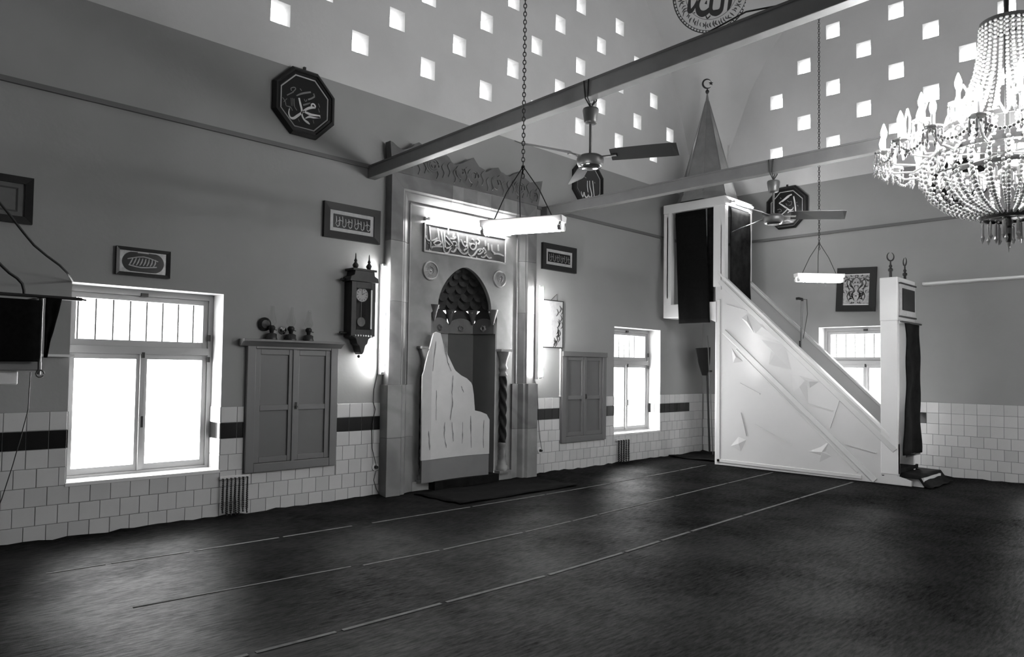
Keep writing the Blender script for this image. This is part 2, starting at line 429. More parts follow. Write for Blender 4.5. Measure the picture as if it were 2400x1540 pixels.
def big_window(u0, u1, z0, z1, fn, frost=True, sill=True, bars=8):
    r = root(wname(), fn((u0+u1)/2, z0, 0), kind='structure')
    dp = 0.22
    B = lambda m, a, b, c, d, e, f, mi=0: m.add([fn(a,c,-e), fn(b,c,-e), fn(b,d,-e), fn(a,d,-e), fn(a,c,-f), fn(b,c,-f), fn(b,d,-f), fn(a,d,-f)],
        [(0,1,2,3),(7,6,5,4),(0,4,5,1),(1,5,6,2),(2,6,7,3),(3,7,4,0)], mi)
    h = z1 - z0; zt = z0 + h*0.672      # transom bar
    fr = MB()
    B(fr, u0, u0+0.045, z0, z1, dp, dp+0.09); B(fr, u1-0.045, u1, z0, z1, dp, dp+0.09)
    B(fr, u0+0.045, u1-0.045, z1-0.055, z1, dp+0.001, dp+0.089); B(fr, u0+0.045, u1-0.045, z0, z0+0.035, dp+0.001, dp+0.089)
    B(fr, (u0+u1)/2-0.028, (u0+u1)/2+0.028, z0+0.03, zt-0.03, dp+0.063, dp+0.086)
    for a, b in ((u0+0.044, u0+0.075), (u1-0.075, u1-0.044)): B(fr, a, b, z0+0.03, z1-0.05, dp+0.063, dp+0.086)
    for c, d in ((z0+0.034, z0+0.065), (zt-0.066, zt+0.062), (z1-0.085, z1-0.054)): B(fr, u0+0.046, u1-0.046, c, d, dp+0.064, dp+0.085)
    part('frame', fr, M_WINFRAME, r)
    tb = MB(); B(tb, u0+0.0455, u1-0.0455, zt-0.035, zt+0.03, dp-0.02, dp+0.08); part('transom', tb, M_WINFRAME, r)
    mid = (u0+u1)/2
    def leaf(a, b, c, d, nm):
        m = MB(); w = 0.046
        B(m, a, a+w, c, d, dp+0.015, dp+0.06); B(m, b-w, b, c, d, dp+0.015, dp+0.06)
        B(m, a+w, b-w, c, c+w+0.008, dp+0.016, dp+0.059); B(m, a+w, b-w, d-w, d, dp+0.016, dp+0.059)
        o = part(nm, m, M_WINFRAME, r); return o, (a+w, b-w, c+w+0.008, d-w)
    s1, g1 = leaf(u0+0.0465, mid-0.001, z0+0.0365, zt-0.0365, 'sash')
    s2, g2 = leaf(mid+0.001, u1-0.0465, z0+0.0365, zt-0.0365, 'sash')
    s3, g3 = leaf(u0+0.0465, u1-0.0465, zt+0.0315, z1-0.0565, 'transom_sash')
    for s, g in ((s1, g1), (s2, g2)):
        part('pane', pane_mesh(g[0]-0.005, g[1]+0.005, g[2]-0.005, g[3]+0.005, fn, dp+0.04, 0.008, 0.002), M_PANE if frost else M_GLASS, s)
    part('pane', pane_mesh(g3[0]-0.005, g3[1]+0.005, g3[2]-0.005, g3[3]+0.005, fn, dp+0.04, 0.006, 0.002), M_GLASS, s3)
    st = MB(); B(st, mid-0.018, mid+0.022, z0+0.04, zt-0.03, dp-0.008, dp+0.02); part('closing_bead', st, M_WINFRAME, r)
    la = MB(); B(la, mid-0.012, mid+0.012, zt-0.07, zt-0.02, dp-0.025, dp-0.005); B(la, mid-0.03, mid+0.03, z1-0.06, z1-0.03, dp-0.015, dp+0.005); B(la, mid-0.012, mid+0.012, z0+0.42, z0+0.52, dp-0.03, dp-0.005)
    part('latch', la, M_IRON, r)
    hg = MB(); B(hg, u1-0.055, u1-0.03, zt+0.1, zt+0.16, dp-0.02, dp); B(hg, u1-0.055, u1-0.03, zt-0.1, zt-0.05, dp-0.02, dp)
    part('hinge', hg, M_IRON, r)
    for i in range(bars):
        u = u0 + 0.06 + (u1-u0-0.12)*(i+0.7)/bars
        part('bar', MB().tube(fn(u, z0+0.02, -0.45), fn(u, z1-0.02, -0.45), 0.0075, n=6), M_IRON, r)
    if sill:
        sl = MB(); B(sl, u0-0.005, u1+0.005, z0-0.02, z0+0.012, -0.014, dp+0.01); part('sill', sl, M_WHITE, r, bevel=0.004)
    return r
big_window(*WF[0], WZ0, WZ1, FR)
big_window(*WF[1], WZ0, WZ1, FR)
big_window(*WR[0], WZ0+0.03, WZ1+0.05, RI)
big_window(*WR[1], WZ0+0.03, WZ1+0.05, RI)
big_window(*WR[2], WZ0+0.03, WZ1+0.05, RI)
big_window(*WF[1], WZ0, WZ1, BA)
for hs, fn in ((holesF, FR), (holesR, RI), (holesB, BA)):
    for (a, b, c, d) in hs:
        solo(wname(), pane_mesh(a-0.002, b+0.002, c-0.002, d+0.002, fn, 0.21), M_HOLE, kind='structure')

# dome: a sail vault on the square hall, springing at 3.75 m, pendentives in the corners
DC, DR = Vector((5.9, 1.145, 3.75)), 7.73
def dome():
    mb = MB(); nth, nr = 144, 30; rings = []
    def wall_r(t):
        c, s = math.cos(t), math.sin(t); r = 1e9
        if c > 1e-6: r = min(r, (XR-DC.x)/c)
        if c < -1e-6: r = min(r, (X0-DC.x)/c)
        if s > 1e-6: r = min(r, (D-DC.y)/s)
        if s < -1e-6: r = min(r, (Y0-DC.y)/s)
        return r
    vs = []
    for i in range(nth):
        t = 2*PI*i/nth + PI/4; wr = wall_r(t) + 0.01
        for k in range(nr+1):
            f = (k/nr)
            r = max(0.001, min(wr, DR)*math.sin(f*PI/2))
            vs.append((DC.x+r*math.cos(t), DC.y+r*math.sin(t), DC.z+math.sqrt(max(0, DR*DR-r*r))))
        vs.append((DC.x+wr*math.cos(t), DC.y+wr*math.sin(t), vs[-1][2]))
    n = nr+2
    fs = [(i*n+k, ((i+1) % nth)*n+k, ((i+1) % nth)*n+k+1, i*n+k+1) for i in range(nth) for k in range(n-1)]
    return mb.add(vs, fs, 0, True)
ceil = solo('ceiling', dome(), M_CEIL, kind='structure')
sol = ceil.modifiers.new('thick', 'SOLIDIFY'); sol.thickness = 0.25; sol.offset = 1.0
# ledges that carry the beams
tr = MB().box((X0, D-0.028, Z_LEDGE-0.028), (4.62, D+0.01, Z_LEDGE+0.014)).box((7.15, D-0.028, Z_LEDGE-0.028), (XR, D+0.01, Z_LEDGE+0.014))
solo('trim_1', tr, M_TRIM, kind='structure')
solo('trim_2', MB().box((XR-0.028, Y0, Z_LEDGE-0.028), (XR+0.01, D-0.028, Z_LEDGE+0.014)), M_TRIM, kind='structure')

# ------------------------------------------------------------------ tiled dado, every tile a part
def subtract(r, ex):
    out = [r]
    for e in ex:
        nxt = []
        for a, b, c, d in out:
            if e[1] <= a or e[0] >= b or e[3] <= c or e[2] >= d: nxt.append((a,b,c,d)); continue
            if e[0] > a: nxt.append((a, e[0], c, d))
            if e[1] < b: nxt.append((e[1], b, c, d))
            aa, bb = max(a, e[0]), min(b, e[1])
            if e[2] > c: nxt.append((aa, bb, c, e[2]))
            if e[3] < d: nxt.append((aa, bb, e[3], d))
        out = nxt
    return [q for q in out if q[1]-q[0] > 0.02 and q[3]-q[2] > 0.02]
PT, G, TT = 0.1545, 0.0022, 0.009
def dado(wall, u0, u1, ex, fn, face, off, black, dist):
    full = {}
    items = []
    for row in range(7):
        z0, z1 = row*0.15, row*0.15+0.15
        sh = off + (0 if row in (0, 2, 4, 5, 6) else PT/2)
        k = math.floor((u0-sh)/PT)
        while sh + k*PT < u1:
            a, b = max(u0, sh+k*PT), min(u1, sh+(k+1)*PT); k += 1
            if b-a < 0.02: continue
            for q in subtract((a, b, z0, z1), ex):
                items.append((q, row == 5 and black((q[0]+q[1])/2)))
    items.sort(key=lambda it: dist((it[0][0]+it[0][1])/2))
    rest = MB()
    for n, ((a, b, c, d), bk) in enumerate(items):
        j = random.uniform(-0.0012, 0.0012)
        p, q = fn(a+G, c+G, 0), fn(b-G, d-G, TT+j)
        if n >= 300:
            rest.cham(p, q, 0.002, face, 1 if bk else 0); continue
        m = M_BLACK_TILE if bk else (M_TILE if random.random() < 0.75 else M_TILE2)
        w, h = b-a, d-c
        key = (round(w, 3), round(h, 3), m.name)
        cx, cz = (a+b)/2, (c+d)/2
        if key not in full:
            mm = MB(); P0, P1 = fn(a+G, c+G, 0), fn(b-G, d-G, TT)
            mm.cham(P0, P1, 0.002, face)
            full[key] = mm.mesh('tile', m, fn(cx, cz, 0))
        o = bpy.data.objects.new('tile', full[key]); COL.objects.link(o)
        o.parent = wall; o.location = fn(cx, cz, j)
        if bk and n < 2: pass
    if rest.v:
        part('tile_field', rest, [M_TILE, M_BLACK_TILE], wall, kind='stuff')
exF = [(a-0.0, b+0.0, WZ0, 9) for a, b in WF] + [(3.095, 4.095, 0.405, 9), (7.675, 8.685, 0.405, 9), (4.67, 7.06, 0, 9)]
exR = [(a, b, WZ0+0.03, 9) for a, b in WR]
dado(wall_front, 0.66, XR-0.012, exF, FR, '-y', 1.328, lambda u: u < 11.08, lambda u: abs(u)+ (0 if u > 0.9 else 99))
dado(wall_right, -0.5, D-0.012, exR, RI, '-x', 3.163, lambda u: 3.16 < u < 4.9, lambda u: -abs(u-6.0) + 10)
bk = MB()
for u0, u1 in ((0.66, WF[0][0]), (WF[0][1], 3.10), (4.09, 4.68), (7.05, 7.68), (8.68, WF[1][0]), (WF[1][1], XR)):
    bk.box((u0, D-0.004, 0), (u1, D+0.002, 1.052))
bk.box((WF[0][0], D-0.004, 0), (WF[0][1], D+0.002, WZ0-0.02)).box((WF[1][0], D-0.004, 0), (WF[1][1], D+0.002, WZ0-0.02)).box((3.1, D-0.004, 0), (4.09, D+0.002, 0.40)).box((7.68, D-0.004, 0), (8.68, D+0.002, 0.40))
part('grout_bed', bk, M_GROUT, wall_front)
bk = MB()
for a, b in ((-0.5, WR[1][0]), (WR[1][1], WR[0][0]), (WR[0][1], D)): bk.box((XR-0.004, a, 0), (XR+0.002, b, 1.052))
for a, b in WR[:2]: bk.box((XR-0.004, a, 0), (XR+0.002, b, WZ0))
part('grout_bed', bk, M_GROUT, wall_right)
# tiles returned into the window reveals
for a, b in WF:
    for row in range(3, 7):
        for k in range(2):
            z0 = row*0.15 + (0.012 if row == 3 else 0); z1 = row*0.15+0.15
            y0 = D - 0.006 + k*0.113
            part('tile', MB().box((b-0.007, y0+0.001, z0+G), (b+0.001, y0+0.112, z1-G)), M_BLACK_TILE if row == 5 else M_TILE, wall_front)
            part('tile', MB().box((a-0.001, y0+0.001, z0+G), (a+0.007, y0+0.112, z1-G)), M_BLACK_TILE if row == 5 else M_TILE, wall_front)

# ------------------------------------------------------------------ carpet with strips of tape
def carpet():
    mb = MB(); nx, ny = 120, 100
    xa, xb, ya, yb = X0+0.02, XR-0.016, Y0+0.02, D-0.016
    vs = []
    rnd = random.Random(3)
    wob = [rnd.uniform(0, 1) for _ in range(nx+ny+2)]
    for j in range(ny+1):
        for i in range(nx+1):
            x = xa+(xb-xa)*i/nx; y = ya+(yb-ya)*j/ny
            z = 0.016
            e = max(0, 1-(yb-y)/0.16); e2 = max(0, 1-(xb-x)/0.16)
            z += e*0.022*(0.3+wob[i]) + e2*0.020*(0.3+wob[j])
            vs.append((x, y, z))
    n = nx+1
    fs = [(j*n+i, j*n+i+1, (j+1)*n+i+1, (j+1)*n+i) for j in range(ny) for i in range(nx)]
    return mb.add(vs, fs, 0, True)
cp = solo('carpet', carpet(), M_CARPET, 'dark worn wall to wall carpet with pale tape lines', 'carpet')
face_up(cp)
md = cp.modifiers.new('thick', 'SOLIDIFY'); md.thickness = 0.014; md.offset = -1
def tape(pts, w=0.014):
    for (x0, y0), (x1, y1) in zip(pts[:-1], pts[1:]):
        mb = MB(); L = math.hypot(x1-x0, y1-y0); nx, ny = -(y1-y0)/L*w, (x1-x0)/L*w
        ux, uy = (x1-x0)/L*0.02, (y1-y0)/L*0.02
        P = [(x0+ux-nx, y0+uy-ny), (x1-ux-nx, y1-uy-ny), (x1-ux+nx, y1-uy+ny), (x0+ux+nx, y0+uy+ny)]
        mb.prism(P, lambda u, v, q: (u, v, q), 0.0165, 0.0195)
        part('tape_strip', mb, M_TAPE, cp)
tape([(0.55,3.50),(1.67,3.478),(2.15,3.452),(2.866,3.437),(3.769,3.410),(4.691,3.432),(5.235,3.455),(5.736,3.475),(6.776,3.51),(8.2,3.56),(9.95,3.61)])
tape([(1.45,4.60),(2.908,4.50)], 0.008); tape([(2.95,4.47),(3.669,4.44),(4.6,4.44),(5.269,4.463),(5.704,4.49),(7.2,4.57),(8.56,4.65),(10.0,4.72)], 0.010)
tape([(1.25,5.714),(1.65,5.705),(2.22,5.67),(2.939,5.645),(3.633,5.63)], 0.011); tape([(3.8,5.62),(5.021,5.605),(6.148,5.60),(7.4,5.62),(9.1,5.70),(9.95,5.76)], 0.010)

# ------------------------------------------------------------------ mihrab
XC = 5.857
YF, YP = 6.625, 6.70
mih = root('mihrab', (XC, D, 0), 'tall pale marble prayer niche with carved crest and pointed arch', 'niche')
prof = [(0, D-0.003), (0, YF), (0.165, YF), (0.185, YF+0.014), (0.20, YF+0.016), (0.275, YP-0.012), (0.30, YP-0.012), (0.30, D-0.003)]
HO, ZT = 1.18, 3.63
def upright(s, z0, z1, mitre, m, lab=None):
    mb = MB(); vs = []
    for z, top in ((z0, False), (z1, True)):
        for u, y in prof:
            vs.append((XC + s*(HO-u), y, (z-u) if (top and mitre) else z))
    n = len(prof)
    fs = [(i, (i+1) % n, n+(i+1) % n, n+i) for i in range(n)] + [tuple(range(n)), tuple(range(2*n-1, n-1, -1))]
    return part('marble_block', mb.add(vs, fs), m, mih, lab)
for s in (-1, 1):
    upright(s, 1.25, 2.18, False, M_MARB[0]); upright(s, 2.183, 2.86, False, M_MARB[1]); upright(s, 2.863, ZT, True, M_MARB[2 if s < 0 else 0])
xs = [-HO, -0.30, -0.12, 0.10, 0.34, 0.56, 0.80, HO]
for i in range(len(xs)-1):
    mb = MB(); vs = []
    for e, x in ((0, xs[i]), (1, xs[i+1])):
        for u, y in prof:
            xx = x
            if i == 0 and e == 0: xx = x+u
            if i == len(xs)-2 and e == 1: xx = x-u
            xx += (0.0012 if e == 0 else -0.0012)
            vs.append((XC+xx, y, ZT-u))
    n = len(prof)
    mb.add(vs, [(k, (k+1) % n, n+(k+1) % n, n+k) for k in range(n)] + [tuple(range(n)), tuple(range(2*n-1, n-1, -1))])
    part('marble_block', mb, M_MARB[(2, 1, 0, 1, 0, 1, 2)[i]], mih)
# dado blocks
for s in (-1, 1):
    for z0, z1, m in ((0.022, 0.66, 0), (0.663, 1.248, 1)):
        mb = MB(); f = lambda u, v, w: (XC+s*u, v, w)
        poly = [(1.205, D-0.003), (1.205, YF-0.03), (1.02, YF-0.03), (0.99, YF-0.005), (0.95, YF-0.005), (0.90, YP-0.03), (0.80, YP-0.03), (0.80, D-0.003)]
        mb.prism(poly, f, z0, z1); part('marble_block', mb, M_MARB[(m+(s > 0)) % 3], mih)
    mb = MB().box((XC+s*0.80, YP-0.035, 0.022), (XC+s*0.555, D-0.003, 0.135)); part('plinth', mb, M_MARB[1], mih, bevel=0.006)
# inner face pierced by the arch
def arch_w(z):
    if z < 1.90: return 0.535
    if z < 2.19: return 0.535 - 0.10*min(1, max(0, (z-2.09)/0.10))
    t = (z-2.19)/(2.684-2.19)
    return 0.4345*max(0.0, (1-t**1.75))**0.62
zs = [0.135, 1.0, 1.5, 1.899, 1.90, 1.99, 2.09, 2.13, 2.16, 2.19] + [2.19+0.494*(1-(1-k/24)**1.7) for k in range(1, 25)]
mb = MB()
for s in (-1, 1):
    vs = []
    for z in zs:
        for y in (YP, D+0.01):
            vs += [(XC+s*0.885, y, z), (XC+s*max(arch_w(z), 0.0), y, z)]
    for i in range(len(zs)-1):
        o, q = i*4, i*4+4
        mb.add([vs[k] for k in (o, o+1, q+1, q)], [(0, 1, 2, 3)]); mb.add([vs[k] for k in (o+1, o+3, q+3, q+1)], [(0, 1, 2, 3)])
mb.add([(XC-0.885, YP, 2.684), (XC+0.885, YP, 2.684), (XC+0.885, YP, 3.335), (XC-0.885, YP, 3.335)], [(0, 1, 2, 3)])
part('spandrel_panel', mb, M_MARB[1], mih)
bd = MB()
for s in (-1, 1): bd.box((XC+s*0.885, YP-0.022, 1.25), (XC+s*0.868, YP+0.01, 3.33))
bd.box((XC-0.885, YP-0.022, 3.315), (XC+0.885, YP+0.01, 3.333))
part('inner_bead', bd, M_MARB[1], mih, bevel=0.004)
# five-sided niche with a band of rosettes, corbels and a scaled half dome
NR, NY = 0.53, YP+0.02
ang = [PI - PI*k/5 for k in range(6)]
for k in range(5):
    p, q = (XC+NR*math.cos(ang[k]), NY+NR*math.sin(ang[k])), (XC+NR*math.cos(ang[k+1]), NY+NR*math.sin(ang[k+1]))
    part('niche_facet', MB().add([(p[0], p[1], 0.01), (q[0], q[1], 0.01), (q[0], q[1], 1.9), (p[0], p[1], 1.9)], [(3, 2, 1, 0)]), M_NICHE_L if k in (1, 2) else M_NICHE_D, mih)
    def onf(t, r): 
        a, b = Vector((XC+r*math.cos(ang[k]), NY+r*math.sin(ang[k]), 0)), Vector((XC+r*math.cos(ang[k+1]), NY+r*math.sin(ang[k+1]), 0))
        return a.lerp(b, t)
    # frieze panel with an arched top, standing proud
    mb = MB(); top = []
    for t in [i/8 for i in range(9)]:
        top.append((t, 2.0+0.085*math.sin(PI*t)**0.6))
    poly = [(0, 1.885)] + top + [(1, 1.885)]
    mb.prism(poly, lambda u, v, w: tuple(onf(u, NR-w)+Vector((0, 0, v))), 0.0, 0.03)
    fp = part('frieze_panel', mb, M_NICHE, mih)
    c = onf(0.5, NR-0.035); nrm = (Vector((XC, NY, 0))-c).normalized(); tx = Vector((-nrm.y, nrm.x, 0))
    mb = MB()
    for i in range(12):
        a0, a1 = 2*PI*i/12, 2*PI*(i+1)/12
        r0 = 0.042*(1.12 if i % 2 else 0.9)
        P = lambda a, r, w: tuple(c + tx*r*math.cos(a)+Vector((0, 0, 1.955+r*math.sin(a)))+nrm*w)
        mb.add([P(a0, r0, 0), P(a1, r0, 0), P(a1, 0.028, 0.018), P(a0, 0.028, 0.018), P(a0, 0.018, 0.006), P(a1, 0.018, 0.006)], [(0, 1, 2, 3), (3, 2, 5, 4)])
    part('rosette', mb, M_MARB[1], fp)
    # dark corbel recess above, with a knob
    mb = MB(); mb.prism([(0.08, 2.03), (0.92, 2.03), (0.92, 2.12), (0.62, 2.2), (0.38, 2.2), (0.08, 2.12)], lambda u, v, w: tuple(onf(u, NR-w)+Vector((0, 0, v))), -0.01, 0.012)
    part('corbel_recess', mb, M_DOMEN, mih)
for k in range(6):
    c = Vector((XC+(NR-0.05)*math.cos(ang[k]), NY+(NR-0.05)*math.sin(ang[k]), 0))
    mb = MB().lathe([(0.012, 2.0), (0.03, 2.06), (0.045, 2.12), (0.07, 2.19)], (c.x, c.y, 0), 8)
    cb = part('corbel', mb, M_NICHE, mih)
    cc = Vector((XC+(NR-0.115)*math.cos(ang[k]), NY+(NR-0.115)*math.sin(ang[k]), 2.155))
    part('knob', MB().ball(cc, 0.014), M_MARB[1], cb)
def hd_r(z):
    t = min(1, max(0, (z-2.18)/0.53)); return 0.50*max(0, 1-t**1.9)**0.62+0.004
mb = MB(); vs = []; nz, na = 20, 32
for j in range(nz+1):
    z = 2.18+0.53*j/nz
    for i in range(na+1):
        a = PI*i/na; vs.append((XC+hd_r(z)*math.cos(a), NY+hd_r(z)*math.sin(a), z))
mb.add(vs, [(j*(na+1)+i, j*(na+1)+i+1, (j+1)*(na+1)+i+1, (j+1)*(na+1)+i) for j in range(nz) for i in range(na)], 0, True)
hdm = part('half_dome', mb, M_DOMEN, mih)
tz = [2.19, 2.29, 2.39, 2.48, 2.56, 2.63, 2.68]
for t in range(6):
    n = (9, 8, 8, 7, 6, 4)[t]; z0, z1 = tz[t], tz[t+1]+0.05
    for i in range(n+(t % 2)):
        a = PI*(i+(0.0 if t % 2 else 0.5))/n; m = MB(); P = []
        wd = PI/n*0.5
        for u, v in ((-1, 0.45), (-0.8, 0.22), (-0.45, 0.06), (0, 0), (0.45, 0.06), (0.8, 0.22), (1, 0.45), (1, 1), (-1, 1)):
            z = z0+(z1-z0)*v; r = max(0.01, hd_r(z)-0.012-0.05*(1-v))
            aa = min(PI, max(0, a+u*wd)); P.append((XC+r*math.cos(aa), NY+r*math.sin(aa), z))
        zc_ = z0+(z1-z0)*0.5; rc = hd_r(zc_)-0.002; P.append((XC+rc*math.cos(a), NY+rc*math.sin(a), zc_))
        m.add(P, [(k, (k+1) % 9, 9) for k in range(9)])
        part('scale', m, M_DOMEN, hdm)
# crest
crest_px = [(914,330),(921,334),(930,343),(942,351),(950,350),(963,346),(972,338),(981,334),(987,338),(991,347),(998,366),(1010,371),(1028,369),(1045,364),(1052,370),(1058,381),(1066,386),(1080,384),(1096,377),(1109,370),(1115,380),(1122,391),(1136,399),(1138,404),(1148,399),(1156,394),(1167,393),(1173,404),(1182,409),(1193,414),(1208,408),(1220,401),(1229,417),(1241,428),(1252,427),(1264,425.5),(1273,425.5)]
top = [(Q(x, y, YF)[0], Q(x, y, YF)[2]) for x, y in crest_px]
poly = [(XC-1.185, 3.632)] + [(min(max(x, XC-1.225), XC+1.27), z) for x, z in top] + [(XC+1.19, 3.632)]
mb = MB().prism(poly, lambda u, v, w: (u, YF+w, v), -0.01, 0.085)
M_CREST = marble('crest_stone', 0.095, 0.4)
cr = part('crest', mb, M_CREST, mih)
mb = MB()
for cx, cz, r in ((-0.97, 3.78, 0.07), (-0.62, 3.80, 0.10), (-0.18, 3.81, 0.08), (0.02, 3.80, 0.09), (0.42, 3.79, 0.08), (0.83, 3.80, 0.10), (1.1, 3.76, 0.07)):
    for q in range(3):
        rr = r*(1-0.28*q)
        pts = [(XC+cx+rr*math.cos(a*PI/6+q), cz+rr*0.9*math.sin(a*PI/6+q)) for a in range(10)]
        mb.ribbon(pts, 0.011, lambda u, v, w: (u, YF-0.01-w, v), 0, 0.014)
for i in range(26):
    x = XC-1.1+2.25*i/25; z0 = 3.66+0.03*(i % 3)
    mb.ribbon([(x, z0), (x+0.03, z0+0.06), (x-0.01, z0+0.13), (x+0.03, z0+0.18)], [0.004, 0.011, 0.009, 0.003], lambda u, v, w: (u, YF-0.01-w, v), 0, 0.012)
part('leaf_carving', mb, M_CREST, cr)
# inscription panel
pt = [Q(x, y, YP) for x, y in ((992, 526), (992, 591), (1184, 560), (1184, 619))]
ix0, ix1 = pt[0].x, pt[2].x; iz0, iz1 = 2.795, 3.135
mb = MB().box((ix0, YP-0.012, iz0), (ix1, YP+0.01, iz1))
ins = part('inscription_panel', mb, mat('inscription_ground', 0.05, 0.5, var=0.2, vscale=10), mih)
mb = MB()
for a, b, c, d in ((ix0, ix1, iz1-0.018, iz1+0.004), (ix0, ix1, iz0-0.004, iz0+0.018), (ix0-0.004, ix0+0.018, iz0, iz1), (ix1-0.018, ix1+0.004, iz0, iz1)):
    mb.box((a, YP-0.03, c), (b, YP-0.005, d))
part('border', mb, M_MARB[1], ins, bevel=0.004)
def ipx(x, y):
    p = Q(960+x/6, 480+y/6, YP-0.02); return (p.x, p.z)
strokes = [
 [(275,300),(285,400),(292,520),(290,650)], [(230,430),(245,490),(300,505),(360,490),(390,470)], [(265,540),(262,548)],
 [(395,330),(405,420),(415,500)], [(330,545),(370,510),(410,505),(440,530),(420,560),(370,570),(345,555)], [(270,650),(310,600),(370,585),(455,590)],
 [(440,360),(455,470),(470,590),(480,650)], [(485,370),(490,480),(495,600)], [(480,650),(510,680),(545,665),(560,630),(600,575)],
 [(510,440),(560,500),(605,570),(560,600),(510,610)], [(500,500),(560,570)], [(575,650),(620,660),(650,620),(660,560),(640,520),(600,520)],
 [(570,470),(620,480),(650,450)], [(670,390),(685,480),(690,600),(720,650)], [(640,570),(680,620),(730,680),(780,690),(820,660)],
 [(720,490),(750,560),(790,590),(800,540),(770,520)], [(805,440),(812,540),(815,650)], [(760,650),(790,620),(830,630)],
 [(840,530),(850,600),(890,630),(930,600),(935,520)], [(850,570),(880,545),(910,560)], [(820,690),(860,725),(910,700),(950,640)],
 [(950,640),(1000,620),(1030,650),(990,690),(950,690)], [(1000,640),(970,660)], [(1040,610),(1070,660),(1040,690)], [(1000,730),(1040,740),(1080,700)],
 [(1080,720),(1110,750),(1150,745)], [(935,730),(937,745)], [(700,500),(690,540)], [(540,330),(545,420)], [(620,400),(615,460)],
 [(880,480),(900,500)], [(950,480),(980,520),(960,560)], [(1060,500),(1070,580)], [(1100,540),(1110,640)], [(1150,560),(1160,650),(1200,680)], [(1240,560),(1250,650)], [(1180,690),(1250,690),(1320,720)]]
mb = MB()
for st in strokes: mb.ribbon([ipx(*p) for p in st], 0.009, lambda u, v, w: (u, YP-0.012-w, v), 0, 0.016)
part('raised_lettering', mb, M_MARB[1], ins)
# rosettes of the spandrels
for px, py in ((1008, 635), (1170.6, 654.5)):
    c = Q(px, py, YP)
    mb = MB(); n = 32
    for r0, r1, w0, w1 in ((0.118, 0.112, 0.0, 0.022), (0.112, 0.098, 0.022, 0.024), (0.098, 0.09, 0.024, 0.012), (0.09, 0.045, 0.012, 0.02), (0.045, 0.04, 0.02, 0.008), (0.04, 0.016, 0.008, 0.012), (0.016, 0.002, 0.012, 0.026)):
        for i in range(n):
            a0, a1 = 2*PI*i/n, 2*PI*(i+1)/n
            P = lambda a, r, w: (c.x+r*math.cos(a), YP-w, c.z+r*math.sin(a))
            k = 0.006 if (i % 2 and r0 == 0.09) else 0
            mb.add([P(a0, r0, w0), P(a1, r0, w0), P(a1, r1, w1-k), P(a0, r1, w1-k)], [(0, 1, 2, 3)])
    part('round_rosette', mb, M_MARB[1], mih)
part('niche_step', MB().prism([(XC-0.53, 6.585), (XC+0.50, 6.585), (XC+0.50, YP+0.02)]+[(XC+0.50*math.cos(PI*k/10), NY+0.50*math.sin(PI*k/10)) for k in range(11)]+[(XC-0.53, YP+0.02)], lambda u, v, w: (u, v, w), 0.024, 0.125), M_RUG, mih, 'dark rug covered step')
# twisted colonnettes
for s in (-1, 1):
    cx, cy = XC+s*0.632, YP-0.028
    sh = MB(); vs = []; nz, n = 60, 20; z0, z1 = 0.50, 1.345
    for j in range(nz+1):
        z = z0+(z1-z0)*j/nz
        for i in range(n):
            a = 2*PI*i/n; r = 0.046+0.009*math.sin(3*a+z*38)
            vs.append((cx+r*math.cos(a), cy+r*math.sin(a), z))
    sh.add(vs, [(j*n+i, j*n+(i+1) % n, (j+1)*n+(i+1) % n, (j+1)*n+i) for j in range(nz) for i in range(n)], 0, True)
    cl = part('colonnette', sh, mat('dark_stone', 0.012, 0.55, spec=0.15), mih, 'dark twisted stone shaft')
    part('capital', MB().lathe([(0.05, 1.345), (0.058, 1.36), (0.04, 1.40), (0.05, 1.43), (0.06, 1.45), (0.042, 1.49), (0.055, 1.56), (0.085, 1.64), (0.09, 1.66)], (cx, cy, 0), 14).box((cx-0.105, cy-0.07, 1.66), (cx+0.105, cy+0.04, 1.69)), M_MARB[0], cl)
    part('base', MB().lathe([(0.075, 0.135), (0.08, 0.20), (0.055, 0.215), (0.06, 0.26), (0.04, 0.29), (0.055, 0.33), (0.042, 0.36), (0.05, 0.40), (0.035, 0.43), (0.055, 0.47), (0.05, 0.50)], (cx, cy, 0), 14).box((cx-0.10, cy-0.065, 0.12), (cx+0.10, cy+0.04, 0.15)), M_MARB[0], cl)
# stepped white panel standing in the niche
scr_px = [(985,1073),(986,1000),(988,930),(988,880),(992,868),(1001,830),(1010,800),(1013,782),(1022,778),(1033,781),(1038,800),(1048,825),(1060,848),(1070,868),(1085,880),(1098,887),(1108,897),(1113,910),(1114,940),(1115,962),(1128,965),(1141,971),(1147,984),(1147,1010),(1146,1076)]
YS = 6.60
spts = [Q(x, y, YS) for x, y in scr_px]
scr = root('stepped_panel', (5.75, YS, 0.13), 'white streaked panel of stepped outline standing inside the marble niche', 'panel')
bow = lambda u: 0.05*math.sin(PI*min(1, max(0, (u-5.25)/1.05)))
def bowed(u, v, w): return (u, YS+bow(u)-w, v)
def strip_panel(x0, x1, topf, botf, n=48, th=0.02):
    m = MB(); vs = []
    for i in range(n+1):
        x = x0+(x1-x0)*i/n
        for w in (0, th): vs += [bowed(x, botf(x), w), bowed(x, topf(x), w)]
    for i in range(n):
        o, q = i*4, i*4+4
        m.add([vs[o+2], vs[o+3], vs[q+3], vs[q+2]], [(0, 1, 2, 3)]); m.add([vs[o], vs[o+1], vs[q+1], vs[q]], [(0, 1, 2, 3)])
        m.add([vs[o+1], vs[o+3], vs[q+3], vs[q+1]], [(0, 1, 2, 3)]); m.add([vs[o], vs[o+2], vs[q+2], vs[q]], [(0, 1, 2, 3)])
    m.add(vs[:4], [(0, 1, 3, 2)]); m.add(vs[-4:], [(0, 1, 3, 2)])
    return m
sx = sorted([(p.x, p.z) for p in spts[1:]], key=lambda t: t[0])
